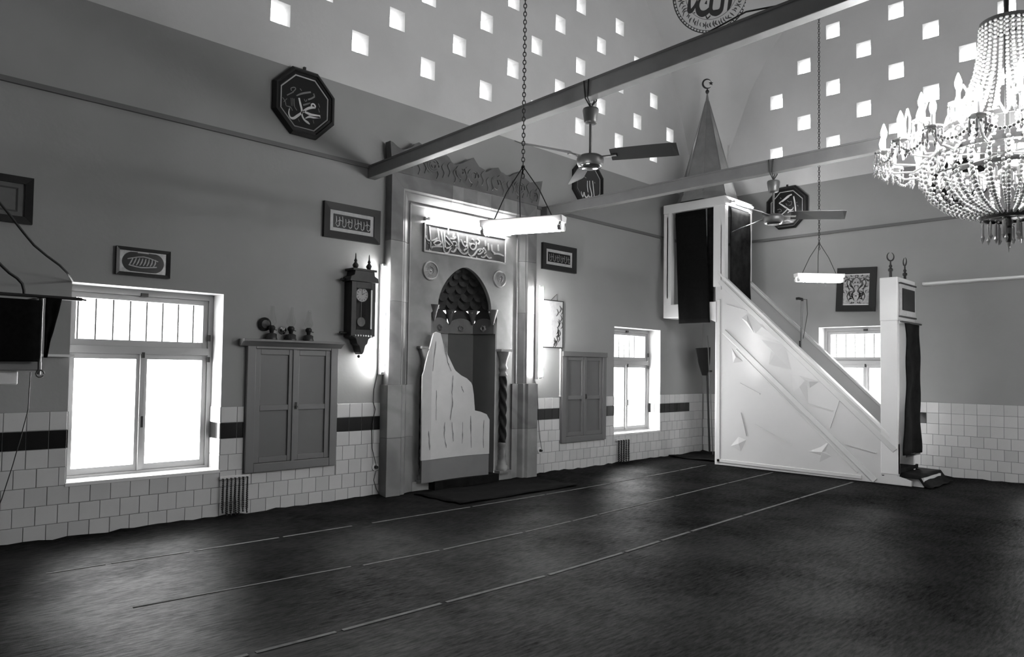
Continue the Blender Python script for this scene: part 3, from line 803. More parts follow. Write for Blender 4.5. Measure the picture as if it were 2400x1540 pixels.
xs_, zs_ = [p[0] for p in sx], [p[1] for p in sx]
_tx, _tz = [], []
for x, z in zip(xs_, zs_):
    if _tx and x-_tx[-1] < 0.004: _tz[-1] = max(_tz[-1], z); continue
    _tx.append(x); _tz.append(z)
zb = Q(1060, 1072, YS).z
_tz[0] = max(_tz[0], 1.2); _tz[-1] = max(_tz[-1], 0.78)
topf = lambda x: float(np.interp(x, _tx, _tz))
part('face', strip_panel(_tx[0], _tx[-1], topf, lambda x: zb), M_SCREEN, scr)
part('grey_base', strip_panel(_tx[0]+0.01, _tx[-1]-0.005, lambda x: zb-0.003, lambda x: 0.128, th=0.018), M_BAND, scr)
mb = MB()
for st in ([(1002,1010),(1004,1055)], [(1022,915),(1021,985)], [(1044,990),(1042,1020),(1048,1050)], [(1065,880),(1062,920),(1064,945),(1058,985)], [(1062,990),(1066,1035)], [(1088,990),(1087,1040)], [(1106,975),(1108,1050)], [(1135,985),(1134,1050)], [(1040,800),(1052,850),(1060,870)], [(1085,905),(1090,920)], [(1020,800),(1012,870)]):
    pp = [Q(x, y, YS) for x, y in st]
    P2 = []
    for a, b in zip(pp[:-1], pp[1:]):
        for k in range(5): P2.append(a.lerp(b, k/5))
    P2.append(pp[-1]); r9 = random.Random(len(P2)+int(pp[0].x*1000))
    mb.ribbon([(p.x+r9.uniform(-0.004, 0.004), p.z) for p in P2], [0.002]+[r9.uniform(0.0015, 0.010) for _ in P2[2:]]+[0.002], lambda u, v, w: bowed(u, v, 0.021+w), 0, 0.0015, sub=2)
part('streaks', mb, M_STREAK, scr)

# ------------------------------------------------------------------ fluorescent lamps
def tube_lamp(name, p, q, out, label, lit=True, tubes=1, r=0.016, bw=0.028, bh=0.05, group=None, gap=0.045, both=None):
    # batten from p to q with tubes on its 'out' side
    p, q, out = Vector(p), Vector(q), Vector(out).normalized()
    d = (q-p).normalized(); side = d.cross(out)
    t = root(name, (p+q)/2, label, 'lamp', group)
    mb = MB(); vs = []
    for e in (p, q):
        for a, b in ((-bw, 0), (bw, 0), (bw*0.8, bh), (-bw*0.8, bh)): vs.append(e+side*a+out*b)
    mb.add(vs, [(0, 1, 2, 3), (7, 6, 5, 4), (0, 4, 5, 1), (1, 5, 6, 2), (2, 6, 7, 3), (3, 7, 4, 0)])
    part('batten', mb, M_BATTEN, t, bevel=0.004)
    offs = [0.0] if tubes == 1 else [-0.032, 0.032]
    for o in offs:
        a, b = p+out*(bh+gap*0.75)+side*o+d*0.02, q+out*(bh+gap*0.75)+side*o-d*0.02
        part('tube', MB().tube(a, b, r, n=12), M_TUBE if lit else M_TUBEOFF, t)
        for e, s in ((a, 1), (b, -1)):
            mb = MB().tube(e-d*0.012*s, e+d*0.012*s, r*1.15, n=12)
            h = e-out*(gap*0.75)
            mb.tube(h, e, 0.012, n=8); part('holder', mb, M_BATTEN, t)
    return t
tube_lamp('fluorescent_lamp', (4.630, D-0.04, 1.36), (4.630, D-0.04, 2.585), (-0.35, -1, 0), 'lit fluorescent tube upright on the wall between clock and niche')
tube_lamp('fluorescent_lamp', (7.045, YF-0.005, 1.31), (7.045, YF-0.005, 2.56), (0.25, -1, 0), 'lit fluorescent tube upright on right edge of marble niche')
a, b = Q(1000, 517, YP-0.05), Q(1196, 549, YP-0.05)
tube_lamp('fluorescent_lamp', (a.x, YP-0.005, 3.185), (b.x, YP-0.005, 3.185), (0, -1, -0.15), 'lit fluorescent tube lying over the carved inscription of the niche', bw=0.022, bh=0.03)
tube_lamp('fluorescent_lamp', (XR, 3.19, 2.735), (XR, 1.62, 2.745), (-1, 0, 0), 'long unlit fluorescent tube on right wall near the chandelier', lit=False, r=0.02)

def chain_mb(p, q, link=0.036, w=0.0105, r=0.0034):
    mb = MB(); p, q = Vector(p), Vector(q); d = (q-p); L = d.length; d.normalize(); a = d.orthogonal().normalized(); b = d.cross(a)
    n = int(L/(link*0.78))
    for i in range(n):
        c = p+d*(L*(i+0.5)/n); s = a if i % 2 else b
        pts = []
        for k in range(8):
            t = 2*PI*k/8; pts.append(c+d*(link/2*math.cos(t))+s*(w*math.sin(t)))
        pts.append(pts[0]); mb.path(pts, r, 4)
    return mb
def dome_z(x, y): return DC.z+math.sqrt(DR*DR-(x-DC.x)**2-(y-DC.y)**2)
def hanging_lamp(c, zt, yaw, L, label):
    x, y = c
    t = tube_lamp('hanging_lamp', (x-L/2*math.cos(yaw), y-L/2*math.sin(yaw), zt+0.10), (x+L/2*math.cos(yaw), y+L/2*math.sin(yaw), zt+0.10), (0, 0, -1), label, tubes=2, r=0.018, bw=0.055, bh=0.045)
    t['group'] = 'hanging lamps on long chains'
    zh = zt+0.10+0.36
    part('chain', chain_mb((x, y, zh-0.08), (x, y, dome_z(x, y))), M_IRON, t)
    for s in (-1, 1):
        part('hanger_wire', MB().path([(x, y, zh), (x+s*L*0.2*math.cos(yaw), y+s*L*0.2*math.sin(yaw), zh-0.17), (x+s*L*0.36*math.cos(yaw), y+s*L*0.36*math.sin(yaw), zt+0.10)], 0.004, 5), M_IRON, t)
    part('flex', MB().path([(x, y, zh), (x-0.03, y, zh-0.15), (x-0.01, y+0.01, zt+0.1)], 0.004, 5), M_CABLE, t)
    return t
l1 = R(1224, 547, 3.5); l2 = R(1920, 662, 8.4)
hanging_lamp((l1.x, l1.y), l1.z, math.radians(-68), 0.60, 'lit twin tube lamp on a long chain in front of the marble niche')
hanging_lamp((l2.x, l2.y), l2.z, math.radians(-42), 0.56, 'lit twin tube lamp on a chain between minbar stairs and chandelier')

# ------------------------------------------------------------------ beams and ceiling fans
def beam(x, z0, slope, label, m=None):
    mb = MB(); h, w = 0.132, 0.05
    zf = lambda y: z0+(D-y)*slope
    prof = [(-w, -h), (w, -h), (w, 0), (-w, 0)]
    vs = [(x+a, y, zf(y)+b) for y in (D-0.002, Y0+0.002) for a, b in prof]
    mb.add(vs, [(0, 1, 2, 3), (7, 6, 5, 4), (0, 4, 5, 1), (1, 5, 6, 2), (2, 6, 7, 3), (3, 7, 4, 0)])
    r = root('tie_beam', (x, D, z0), label, 'beam', 'tie beams across the hall')
    part('bar', mb, m or M_BEAM, r, bevel=0.006)
    lp = MB()
    vs = [(x+a, y, zf(y)+b) for y in (D-0.002, Y0+0.002) for a, b in ((-w-0.008, -0.012), (w+0.008, -0.012), (w+0.008, 0.006), (-w-0.008, 0.006))]
    lp.add(vs, [(0, 1, 2, 3), (7, 6, 5, 4), (0, 4, 5, 1), (1, 5, 6, 2), (2, 6, 7, 3), (3, 7, 4, 0)])
    part('top_lip', lp, M_TRIM, r)
    return zf
b1 = beam(4.482, 3.648, 0.034, 'near painted tie beam starting left of the marble niche', mat('near_beam_paint', 0.16, 0.5, var=0.12, vscale=5))
b2 = beam(7.28, 3.655, 0.006, 'far painted tie beam starting right of the marble niche')
def fan(x, y, zc, zb, a0, label, drop):
    f = root('ceiling_fan', (x, y, zc), label, 'fan', 'three bladed fans hanging from the beams')
    mb = MB()
    for dy in (-0.012, 0.012):
        mb.path([(x, y+dy*0.3, zb-0.20), (x-0.056, y+dy, zb-0.14), (x-0.062, y+dy*2, zb), (x, y+dy*2, zb+0.012), (x+0.062, y+dy*2, zb), (x+0.056, y+dy, zb-0.14), (x, y+dy*0.3, zb-0.20)], 0.006, 6)
    part('hanging_loop', mb, M_CABLE, f)
    t = zb-0.21
    part('canopy_cup', MB().lathe([(0.018, t), (0.062, t-0.005), (0.066, t-0.02), (0.052, t-0.11), (0.048, t-0.125), (0.015, t-0.13)], (x, y, 0), 18).tube((x, y, t+0.04), (x, y, t), 0.008, n=6), M_STEEL, f)
    part('rod', MB().tube((x, y, t-0.12), (x, y, zc+0.03), 0.012, n=10), M_STEEL, f)
    part('motor', MB().lathe([(0.02, 0.05), (0.035, 0.045), (0.08, 0.035), (0.105, 0.02), (0.11, 0.0), (0.105, -0.03), (0.095, -0.05), (0.085, -0.058)], (x, y, zc), 24), M_STEEL, f)
    part('polished_cap', MB().lathe([(0.092, -0.05), (0.088, -0.062), (0.06, -0.072), (0.02, -0.076), (0.001, -0.077)], (x, y, zc), 24), M_CHROME, f)
    mb = MB(); vs = []
    for r, w, dz in ((0.17, 0.045, 0.0), (0.24, 0.058, 0.0), (0.45, 0.066, -0.006), (0.66, 0.07, -0.014), (0.70, 0.06, -0.016)):
        for s in (-1, 1):
            for th in (0.0, 0.004): vs.append((x+r, y+s*w, zc+0.02+dz-s*0.030+th))
    for k in range(4):
        o, q = 4*k, 4*k+4
        mb.add([vs[i] for i in (o, o+2, q+2, q)], [(0, 1, 2, 3)]); mb.add([vs[i] for i in (o+1, o+3, q+3, q+1)], [(0, 1, 2, 3)])
        mb.add([vs[i] for i in (o, o+1, q+1, q)], [(0, 1, 2, 3)]); mb.add([vs[i] for i in (o+2, o+3, q+3, q+2)], [(0, 1, 2, 3)])
    mb.add([vs[i] for i in (0, 1, 3, 2)], [(0, 1, 2, 3)]); mb.add([vs[i] for i in (16, 17, 19, 18)], [(0, 1, 2, 3)])
    bl = part('blade', mb, M_FANDK, f)
    part('blade_arm', MB().box((x+0.08, y-0.02, zc+0.008), (x+0.22, y+0.02, zc+0.018)), M_STEEL, bl)
    bl.rotation_euler = (0, 0, a0)
    inst(bl, f, a0+2*PI/3); inst(bl, f, a0+4*PI/3)
fan(4.482, 3.643, 3.125, b1(3.643), math.radians(-70), 'ceiling fan on the near beam left of the minbar spire', 0.4)
fan(7.28, 3.44, 3.065, b2(3.44), math.radians(-60), 'ceiling fan on the far beam beside the minbar pavilion', 0.4)
pts = [(4.45, 2.62, b1(2.62)+0.012), (4.46, 2.3, b1(2.3)+0.06), (4.48, 2.05, b1(2.05)+0.02), (4.46, 1.8, b1(1.8)+0.07), (4.48, 1.4, b1(1.4)+0.012)]
solo('electric_cable', MB().path(pts, 0.006, 6), M_CABLE, 'loose dark cable looping along the top of the near beam', 'cable')

# ------------------------------------------------------------------ chandelier
CX, CY = 5.9, 1.11
ch = root('chandelier', (CX, CY, 3.0), 'large lit crystal chandelier with bead basket and candle bulbs', 'chandelier')
part('stem', MB().tube((CX, CY, 2.36), (CX, CY, dome_z(CX, CY)), 0.016, n=8), M_IRON, ch)
def ring_mb(r, z, w, h, n=48, y=0.0):
    return MB().lathe([(r-w, z-h), (r+w, z-h), (r+w, z+h), (r-w, z+h), (r-w, z-h)], (CX, CY, 0), n, smooth=False, cap=False)
def bead_string(pts, r0, r1=None, name='bead_strand', n=6):
    mb = MB(); P = [Vector(p) for p in pts]; seg = [(P[i+1]-P[i]).length for i in range(len(P)-1)]; L = sum(seg)
    r1 = r1 or r0; s = 0.0
    while s < L:
        t = s/L; r = r0+(r1-r0)*t; d = s; i = 0
        while i < len(seg)-1 and d > seg[i]: d -= seg[i]; i += 1
        c = P[i].lerp(P[i+1], min(1, d/seg[i])); mb.ball(c, r, n, 4); s += r*2.15
    return mb
part('crown_ring', ring_mb(0.155, 3.88, 0.006, 0.022), M_IRON, ch)
part('crown_ring', ring_mb(0.40, 3.16, 0.006, 0.015), M_IRON, ch)
for k in range(4):
    a = k*PI/2+0.3
    part('strut', MB().tube((CX, CY, 3.9), (CX+0.155*math.cos(a), CY+0.155*math.sin(a), 3.88), 0.006, n=5), M_IRON, ch)
mb = bead_string([(CX+0.155, CY, 3.87), (CX+0.165, CY, 3.7), (CX+0.19, CY, 3.55), (CX+0.245, CY, 3.40), (CX+0.33, CY, 3.26), (CX+0.40, CY, 3.17)], 0.0135, 0.0145)
st = part('bead_strand', mb, M_CRYSTAL, ch)
for k in range(1, 30): inst(st, ch, 2*PI*k/30)
mb = bead_string([(CX+0.15, CY, 3.86), (CX+0.153, CY, 3.74)], 0.014)
s2 = part('bead_drop', mb, M_CRYSTAL, ch)
for k in range(1, 24): inst(s2, ch, 2*PI*(k+0.5)/24)
# basket
RB, ZB = 0.50, 2.965
part('basket_ring', ring_mb(RB, ZB, 0.004, 0.016), M_IRON, ch)
part('basket_ring', ring_mb(0.34, 2.86, 0.004, 0.014), M_IRON, ch)
part('basket_ring', ring_mb(0.155, 2.535, 0.012, 0.02), M_FRAME, ch)
part('bottom_plate', MB().lathe([(0.001, 2.545), (0.15, 2.54), (0.15, 2.53), (0.001, 2.525)], (CX, CY, 0), 32), M_FRAME, ch)
for k in range(6):
    a = 2*PI*k/6+0.2
    part('strut', MB().tube((CX, CY, ZB+0.02), (CX+RB*math.cos(a), CY+RB*math.sin(a), ZB), 0.008, n=5), M_IRON, ch)
mb = bead_string([(CX+RB, CY, ZB), (CX+0.525, CY, 2.90), (CX+0.515, CY, 2.80), (CX+0.465, CY, 2.70), (CX+0.37, CY, 2.615), (CX+0.26, CY, 2.565), (CX+0.165, CY, 2.545)], 0.0165, 0.0125)
st = part('bead_strand', mb, M_CRYSTAL, ch)
for k in range(1, 32): inst(st, ch, 2*PI*k/32)
mb = bead_string([(CX+0.34, CY, 2.86), (CX+0.33, CY, 2.77), (CX+0.27, CY, 2.67), (CX+0.16, CY, 2.60)], 0.014, 0.011)
st = part('bead_strand', mb, M_CRYSTAL, ch)
for k in range(1, 22): inst(st, ch, 2*PI*(k+0.4)/22)
def drop_mb(x, y, z, L, r=0.014):
    return MB().ball((x, y, z-0.008), 0.008, 6, 4).lathe([(0.001, z-0.018), (r*0.55, z-0.03), (r*0.6, z-L*0.7), (r, z-L*0.8), (0.001, z-L)], (x, y, 0), 6, 0, False)
for rr, zz, LL, nn in ((0.155, 2.515, 0.15, 12), (0.075, 2.52, 0.17, 6), (0.34, 2.845, 0.13, 18), (0.42, 3.15, 0.13, 20), (0.50, 2.955, 0.12, 26)):
    p0 = part('drop_crystal', drop_mb(CX+rr, CY, zz, LL), M_CRYSTAL2, ch)
    for k in range(1, nn): inst(p0, ch, 2*PI*k/nn)
part('bottom_finial', MB().lathe([(0.012, 2.53), (0.03, 2.50), (0.014, 2.47), (0.02, 2.43), (0.008, 2.40), (0.014, 2.36), (0.001, 2.29)], (CX, CY, 0), 10), M_CRYSTAL2, ch)
def candle_arm(r, z, ra, za, bz=0.0):
    arm = part('candle_arm', MB().path([(CX+ra, CY, za), (CX+ra+(r-ra)*0.35, CY, za-0.07), (CX+ra+(r-ra)*0.75, CY, za-0.06), (CX+r, CY, z-0.03), (CX+r, CY, z)], 0.009, 7), M_CRYSTAL2, ch)
    part('drip_dish', MB().lathe([(0.012, z-0.012), (0.05, z), (0.062, z+0.014), (0.05, z+0.008), (0.012, z+0.002)], (CX+r, CY, 0), 12), M_CRYSTAL2, arm)
    part('candle', MB().tube((CX+r, CY, z), (CX+r, CY, z+0.10), 0.013, n=8), M_WHITE, arm)
    part('bulb', MB().lathe([(0.012, z+0.10), (0.021, z+0.13), (0.022, z+0.15), (0.012, z+0.185), (0.002, z+0.21)], (CX+r, CY, 0), 10), M_BULB, arm)
    dm = MB()
    for q in range(7):
        a = 2*PI*q/7; x, y = CX+r+0.056*math.cos(a), CY+0.056*math.sin(a)
        dm.v, dm.f, dm.m, dm.sm = (lambda m2: (dm.v+m2.v, dm.f+[[i+len(dm.v) for i in f] for f in m2.f], dm.m+m2.m, dm.sm+m2.sm))(drop_mb(x, y, z+0.008, 0.115, 0.012))
    part('drop_fringe', dm, M_CRYSTAL, arm)
    return arm
a0 = candle_arm(0.775, 3.03, 0.46, 3.0)
for k in range(1, 18): inst(a0, ch, 2*PI*k/18)
a1 = candle_arm(0.55, 3.22, 0.38, 3.14)
for k in range(1, 10): inst(a1, ch, 2*PI*(k+0.5)/10)
a2 = candle_arm(0.24, 2.80, 0.05, 2.86)
for k in range(1, 6): inst(a2, ch, 2*PI*(k+0.25)/6)
# glass loops and swags between outer arms
mb = bead_string([(CX+0.80, CY, 3.02)]+[(CX+0.80*math.cos(t*2*PI/18), CY+0.80*math.sin(t*2*PI/18), 3.02-0.09*math.sin(PI*t)) for t in (0.2, 0.4, 0.6, 0.8, 1.0)], 0.011)
sw = part('bead_swag', mb, M_CRYSTAL, ch)
for k in range(1, 18): inst(sw, ch, 2*PI*k/18)
mb = MB()
for s in (-1, 1):
    mb.path([(CX+0.66, CY, 3.06), (CX+0.66, CY+s*0.035, 3.14), (CX+0.66, CY+s*0.04, 3.22), (CX+0.66, CY, 3.30)], 0.008, 6)
lp = part('glass_loop', mb, M_CRYSTAL2, ch)
for k in range(1, 18): inst(lp, ch, 2*PI*(k+0.5)/18)

# ------------------------------------------------------------------ minbar
XM, XF = 10.087, 10.95
MY0, MY1 = 5.535, 6.635          # pavilion
PY0, PY1 = 3.105, 3.315          # portal
mnb = root('minbar', (XM, 4.8, 0), 'tall white pulpit with long stairs, pavilion and pointed spire', 'pulpit')
railz = lambda y: 0.553+(y-3.105)*0.958
def side_panel(x, th):
    poly = [(2.95, 0.022), (5.70, 0.022), (5.70, 2.98), (5.535, 2.885), (3.105, 0.553), (3.105, 0.135), (2.95, 0.095)]
    return MB().prism(poly, lambda u, v, w: (x+w, u, v), 0, th)
sp = part('stair_side', side_panel(XM, 0.07), M_GLOSS, mnb, bevel=0.008)
part('stair_side', MB().prism([(3.2, 0.022), (5.70, 0.022), (5.70, 3.0), (5.535, 2.9), (3.2, 0.66)], lambda u, v, w: (XF-0.07+w, u, v), 0, 0.07), M_GLOSS, mnb)
# raised mouldings and stars of the side
fx = lambda u, v, w: (XM-w, u, v)
mb = MB()
def mold(a, b, w=0.022, h=0.014): mb.ribbon([a, b], w, fx, -0.002, h, sub=1)
mold((5.64, 0.06), (5.64, 2.55), 0.03); mold((5.66, 0.09), (3.55, 0.075), 0.025)
mold((5.55, 2.06), (3.38, 0.05), 0.035, 0.018); mold((5.62, 2.83), (3.14, 0.46), 0.035, 0.012)
mold((5.35, 1.78), (3.60, 0.13), 0.012, 0.008)
part('moulding', mb, M_GLOSS, mnb, bevel=0.005)
def rpx(x, y): p = R(x, y, XM); return (p.y, p.z)
mb = MB()
def gem(pts, h=0.016):
    P = [rpx(*p) for p in pts]; c = (sum(p[0] for p in P)/len(P), sum(p[1] for p in P)/len(P))
    vs = [fx(u, v, 0.001) for u, v in P]+[fx(c[0], c[1], h)]
    part('star_relief', MB().add(vs, [(i, (i+1) % len(P), len(P)) for i in range(len(P))]), M_GLOSS, mnb)
k = 1/2.75
z8 = lambda pts: [(1640+x*k, 600+y*k) for x, y in pts]
for pts in ([(270,400),(305,375),(352,500)], [(395,537),(550,575),(590,735),(445,700),(460,610)], [(640,770),(770,810),(710,850)],
            [(205,590),(240,640),(280,680),(215,690)], [(200,1225),(250,1165),(300,1185),(265,1260)], [(700,1260),(780,1230),(835,1195),(810,1260),(850,1290),(770,1330),(780,1285)],
            [(300,370),(420,400),(540,560),(360,500)], [(590,760),(690,790),(700,950),(600,880)]):
    gem(z8(pts))
for a, b in (((260,820),(390,890)), ((355,1085),(595,1220)), ((690,950),(860,998)), ((945,1215),(1140,1270)), ((175,315),(305,352)), ((265,1010),(300,1160)), ((900,930),(840,1110))):
    p = z8([a, b]); part('relief_line', MB().ribbon([rpx(*p[0]), rpx(*p[1])], 0.006, fx, 0, 0.012, sub=1), M_GLOSS, mnb)
# rails
mb = MB()
for x in (XM+0.035, XF-0.035):
    P = [(x, 5.66, railz(5.535)+0.105), (x, 5.535, railz(5.535)-0.02), (x, 3.2, railz(3.2)+0.0)]
    vs = []
    for px, py, pz in P: vs += [(px-0.045, py, pz-0.03), (px+0.045, py, pz-0.03), (px+0.045, py, pz+0.018), (px-0.045, py, pz+0.018)]
    mb.add(vs, [(0,1,2,3),(8,9,10,11)]+[(4*s+i, 4*s+(i+1) % 4, 4*s+4+(i+1) % 4, 4*s+4+i) for s in (0, 1) for i in range(4)])
part('hand_rail', mb, M_WHITE, mnb, bevel=0.006)
nst = 10
for k in range(nst):
    y1 = 3.10+(5.55-3.10)*k/nst; z = 0.17*(k+1)+0.06
    part('step', MB().box((XM+0.07, y1, z-0.05), (XF-0.07, y1+0.27, z)).box((XM+0.07, y1+0.01, z-0.22), (XF-0.07, y1+0.03, z-0.04)), M_RUG if k == 0 else M_GLOSS, mnb)
# portal
mb = MB().box((XM-0.005, PY0, 0.15), (XM+0.075, PY1, 2.66)).box((10.715, PY0, 0.15), (10.79, PY1, 2.66))
part('portal_post', mb, M_WHITE, mnb, bevel=0.01)
part('portal_head', MB().box((XM-0.009, PY0-0.006, 2.13), (10.794, PY1+0.004, 2.70)), M_WHITE, mnb, bevel=0.01)
pl = part('portal_plaque', MB().box((XM+0.04, PY0-0.022, 2.19), (10.75, PY0, 2.62)), M_MATTE, mnb)
part('dark_panel', MB().box((XM+0.12, PY0-0.03, 2.275), (10.69, PY0-0.015, 2.56)), M_FRAME, pl)
part('lip', MB().box((XM+0.03, PY0-0.034, 2.612), (10.755, PY0, 2.63)).box((XM+0.03, PY0-0.034, 2.18), (10.755, PY0, 2.198)), M_IRON, pl)
def finial_mb(x, y, z0, s=1.0, star=False, yaw=0.0):
    m = MB().lathe([(0.02*s, z0), (0.02*s, z0+0.10*s), (0.034*s, z0+0.11*s), (0.034*s, z0+0.14*s), (0.014*s, z0+0.155*s), (0.026*s, z0+0.185*s), (0.012*s, z0+0.21*s), (0.009*s, z0+0.27*s)], (x, y, 0), 10)
    c = Vector((x, y, z0+0.33*s)); dx = Vector((math.cos(yaw), math.sin(yaw), 0))
    pts, rr = [], []
    for k in range(17):
        a = math.radians(55+250*k/16) if star else math.radians(-250+320*k/16)
        pts.append(c+dx*(0.055*s*math.cos(a))+Vector((0, 0, 0.065*s*math.sin(a)))); rr.append((0.004+0.008*math.sin(PI*k/16))*s)
    m.path(pts, rr, 6)
    return m
part('crescent_finial', finial_mb(XM+0.06, PY0+0.1, 2.695, 0.85, yaw=-0.7), M_IRON, mnb)
part('crescent_finial', finial_mb(10.72, PY0+0.1, 2.695, 0.85, yaw=0.7), M_IRON, mnb)
# pavilion: four posts, head, sill, spire
ZP0, ZP1 = 2.30, 4.15
for x in (XM-0.006, XF-0.10):
    for y0, y1 in ((MY0, MY0+0.20), (MY1-0.145, MY1)):
        part('pavilion_post', MB().box((x, y0, 2.51 if y0 > 6 else 2.75), (x+0.10, y1, ZP1-0.14)), M_WHITE, mnb, bevel=0.006)
part('pavilion_head', MB().box((XM-0.012, MY0-0.006, ZP1-0.145), (XF+0.004, MY1+0.004, ZP1)), M_WHITE, mnb, bevel=0.008)
part('pavilion_floor', MB().box((XM-0.004, MY0+0.17, ZP0), (XF, MY1, 2.515)), M_WHITE, mnb, bevel=0.006)
part('scroll_bracket', MB().prism([(5.68, 2.20), (5.80, 2.26), (5.84, 2.32), (5.84, 2.52), (5.68, 2.52)], lambda u, v, w: (XM+w, u, v), -0.010, 0.08), M_WHITE, mnb)
part('foot_wall', MB().box((XM+0.006, 5.62, 0.022), (XF, 5.70, 2.35)), M_GLOSS, mnb)
mb = MB()
for z, y0, y1 in ((4.075, 5.75, 6.5),): mb.ribbon([(y0, z), (y1, z)], 0.008, fx, 0.0, 0.006, sub=1)
mb.ribbon([(6.56, 2.62), (6.56, 3.95)], 0.010, fx, 0, 0.006, sub=1); mb.ribbon([(5.60, 2.7), (5.60, 3.7)], 0.006, fx, 0, 0.006, sub=1)
part('groove_line', mb, M_MATTE, mnb)
pc = Vector(((XM+XF)/2-0.03, (MY0+MY1)/2, 0)); nsd = 8
mb = MB(); rings = []
ZA = 5.98
for z, r in ((ZP1, 0.50), (4.20, 0.49), (4.28, 0.45), (ZA-0.12, 0.028), (ZA, 0.012)):
    rings.append([(pc.x+r*math.cos(2*PI*(i+0.5)/nsd), pc.y+r*math.sin(2*PI*(i+0.5)/nsd), z) for i in range(nsd)])
vs = [p for g in rings for p in g]
mb.add(vs, [(j*nsd+i, j*nsd+(i+1) % nsd, (j+1)*nsd+(i+1) % nsd, (j+1)*nsd+i) for j in range(4) for i in range(nsd)])
spire = part('spire', mb, M_LEAD, mnb)
mb = MB()
for i in range(nsd): mb.tube(rings[2][i], rings[3][i], 0.010, 0.005, 6)
part('seam', mb, M_LEAD, spire)
part('crescent_and_star', MB().lathe([(0.012, ZA), (0.03, ZA+0.03), (0.03, ZA+0.05), (0.01, ZA+0.075), (0.008, ZA+0.10)], (pc.x, pc.y, 0), 10).path([Vector((pc.x, pc.y, ZA+0.17))+Vector((math.cos(-0.78), math.sin(-0.78), 0))*(0.075*math.cos(math.radians(45+270*k/18)))+Vector((0, 0, 0.075*math.sin(math.radians(45+270*k/18)))) for k in range(19)], [0.004+0.012*math.sin(PI*k/18) for k in range(19)], 6), M_IRON, mnb)
sv = []
c = Vector((pc.x, pc.y, ZA+0.18))+Vector((math.cos(-0.78), math.sin(-0.78), 0))*0.06
for k in range(10):
    a = PI/2+2*PI*k/10; r = 0.038 if k % 2 == 0 else 0.016
    sv.append((r*math.cos(a), r*math.sin(a)))
ex = Vector((math.cos(-0.78), math.sin(-0.78), 0)); ny = Vector((-ex.y, ex.x, 0))
part('star', MB().prism(sv, lambda u, v, w: tuple(c+ex*u+Vector((0, 0, v))+ny*w), -0.006, 0.006), M_IRON, mnb)

# rugs and lamp of the minbar
def hang_cloth(name, fn, u0, u1, z0, z1, label, cat, m=None, amp=0.012, rod=None, nu=18, nv=24, taper=None, group=None, fringe=0):
    mb = MB(); vs = []
    for j in range(nv+1):
        v = z1+(z0-z1)*j/nv
        for i in range(nu+1):
            t = i/nu; u = u0+(u1-u0)*t
            if taper: u += taper(t, j/nv)
            w = amp*math.sin(t*9+0.6*math.sin(j*0.5))*(0.3+j/nv)+amp*0.5*math.sin(j*0.7+t*4)
            vs.append(fn(u, v, 0.02+w))
    n = nu+1
    mb.add(vs, [(j*n+i, j*n+i+1, (j+1)*n+i+1, (j+1)*n+i) for j in range(nv) for i in range(nu)], 0, True)
    r = root(name, fn((u0+u1)/2, z0, 0), label, cat, group)
    c = part('cloth', mb, m or M_BLACK, r)
    md = c.modifiers.new('thick', 'SOLIDIFY'); md.thickness = 0.008
    if rod is not None:
        part('rod', MB().tube(fn(rod[0], z1+0.005, 0.02), fn(rod[1], z1+0.005, 0.02), 0.012, n=8), M_IRON, r)
    if fringe:
        fm = MB()
        for i in range(fringe):
            u = u0+(u1-u0)*(i+0.5)/fringe
            fm.tube(fn(u, z0, 0.02), fn(u+0.003, z0-0.03, 0.02), 0.004, 0.002, 4)
        part('fringe', fm, m or M_BLACK, r)
    return r
hang_cloth('hanging_rug', lambda u, v, w: (XM-0.008-w, u, v), 6.40, 5.86, 2.20, 3.985, 'black rug hanging over the side opening of the minbar pavilion', 'rug', amp=0.006, taper=lambda t, j: -0.07*j if t < 0.5 else -0.09*j)
hang_cloth('hanging_rug', lambda u, v, w: (XM+0.05-w, u, v), 5.86, 5.745, 2.52, 4.0, 'narrow dark rug edge hanging behind the wide black rug', 'rug', m=M_RUG, amp=0.004)
hang_cloth('hanging_rug', lambda u, v, w: (u, MY0-0.005-w, v), XM+0.12, XF-0.10, 2.45, 3.98, 'worn dark rug hanging over the stair side of the pavilion', 'rug', m=mat('worn_rug', 0.010, 0.9, var=0.9, vscale=7, spec=0.1), amp=0.008)
# solid dark back inside pavilion
hang_cloth('hanging_rug', lambda u, v, w: (u, PY0-0.035-w, v), 10.20, 10.80, 0.40, 2.11, 'black shaggy rug curtain hanging on a rod in the portal', 'rug', m=M_RUG, amp=0.014, rod=(XM-0.05, 10.86), taper=lambda t, j: (0.06*math.sin(j*5) if t < 0.3 else 0.0)+(0.02*j if t > 0.6 else 0), fringe=24)
tube_lamp('fluorescent_lamp', (XM+0.12, MY0-0.01, ZP1-0.075), (XF-0.10, MY0-0.01, ZP1-0.075), (0, -1, -0.1), 'lit fluorescent tube across the head of the minbar pavilion', bw=0.025, bh=0.03)
# worn rug over the lowest step
mb = MB(); vs = []
for j in range(13):
    for i in range(13):
        x = XM+0.02+0.92*i/12; y = 2.72+0.62*j/12
        z = 0.03+0.125*min(1, max(0, (y-2.80)/0.07))+0.008*math.sin(i*1.3)*math.cos(j)
        if i == 0: z = max(0.022, z-0.03)
        vs.append((x+0.02*math.sin(j), y, z))
mb.add(vs, [(j*13+i, j*13+i+1, (j+1)*13+i+1, (j+1)*13+i) for j in range(12) for i in range(12)], 0, True)
o = solo('step_rug', mb, M_RUG, 'dark rug spread over lowest step below the portal curtain', 'rug')
face_up(o)
md = o.modifiers.new('thick', 'SOLIDIFY'); md.thickness = 0.012; md.offset = 1
mnbst = MB().box((XM+0.07, 2.83, 0.022), (XF-0.06, 3.12, 0.135)); part('lowest_step', mnbst, M_GLOSS, mnb)
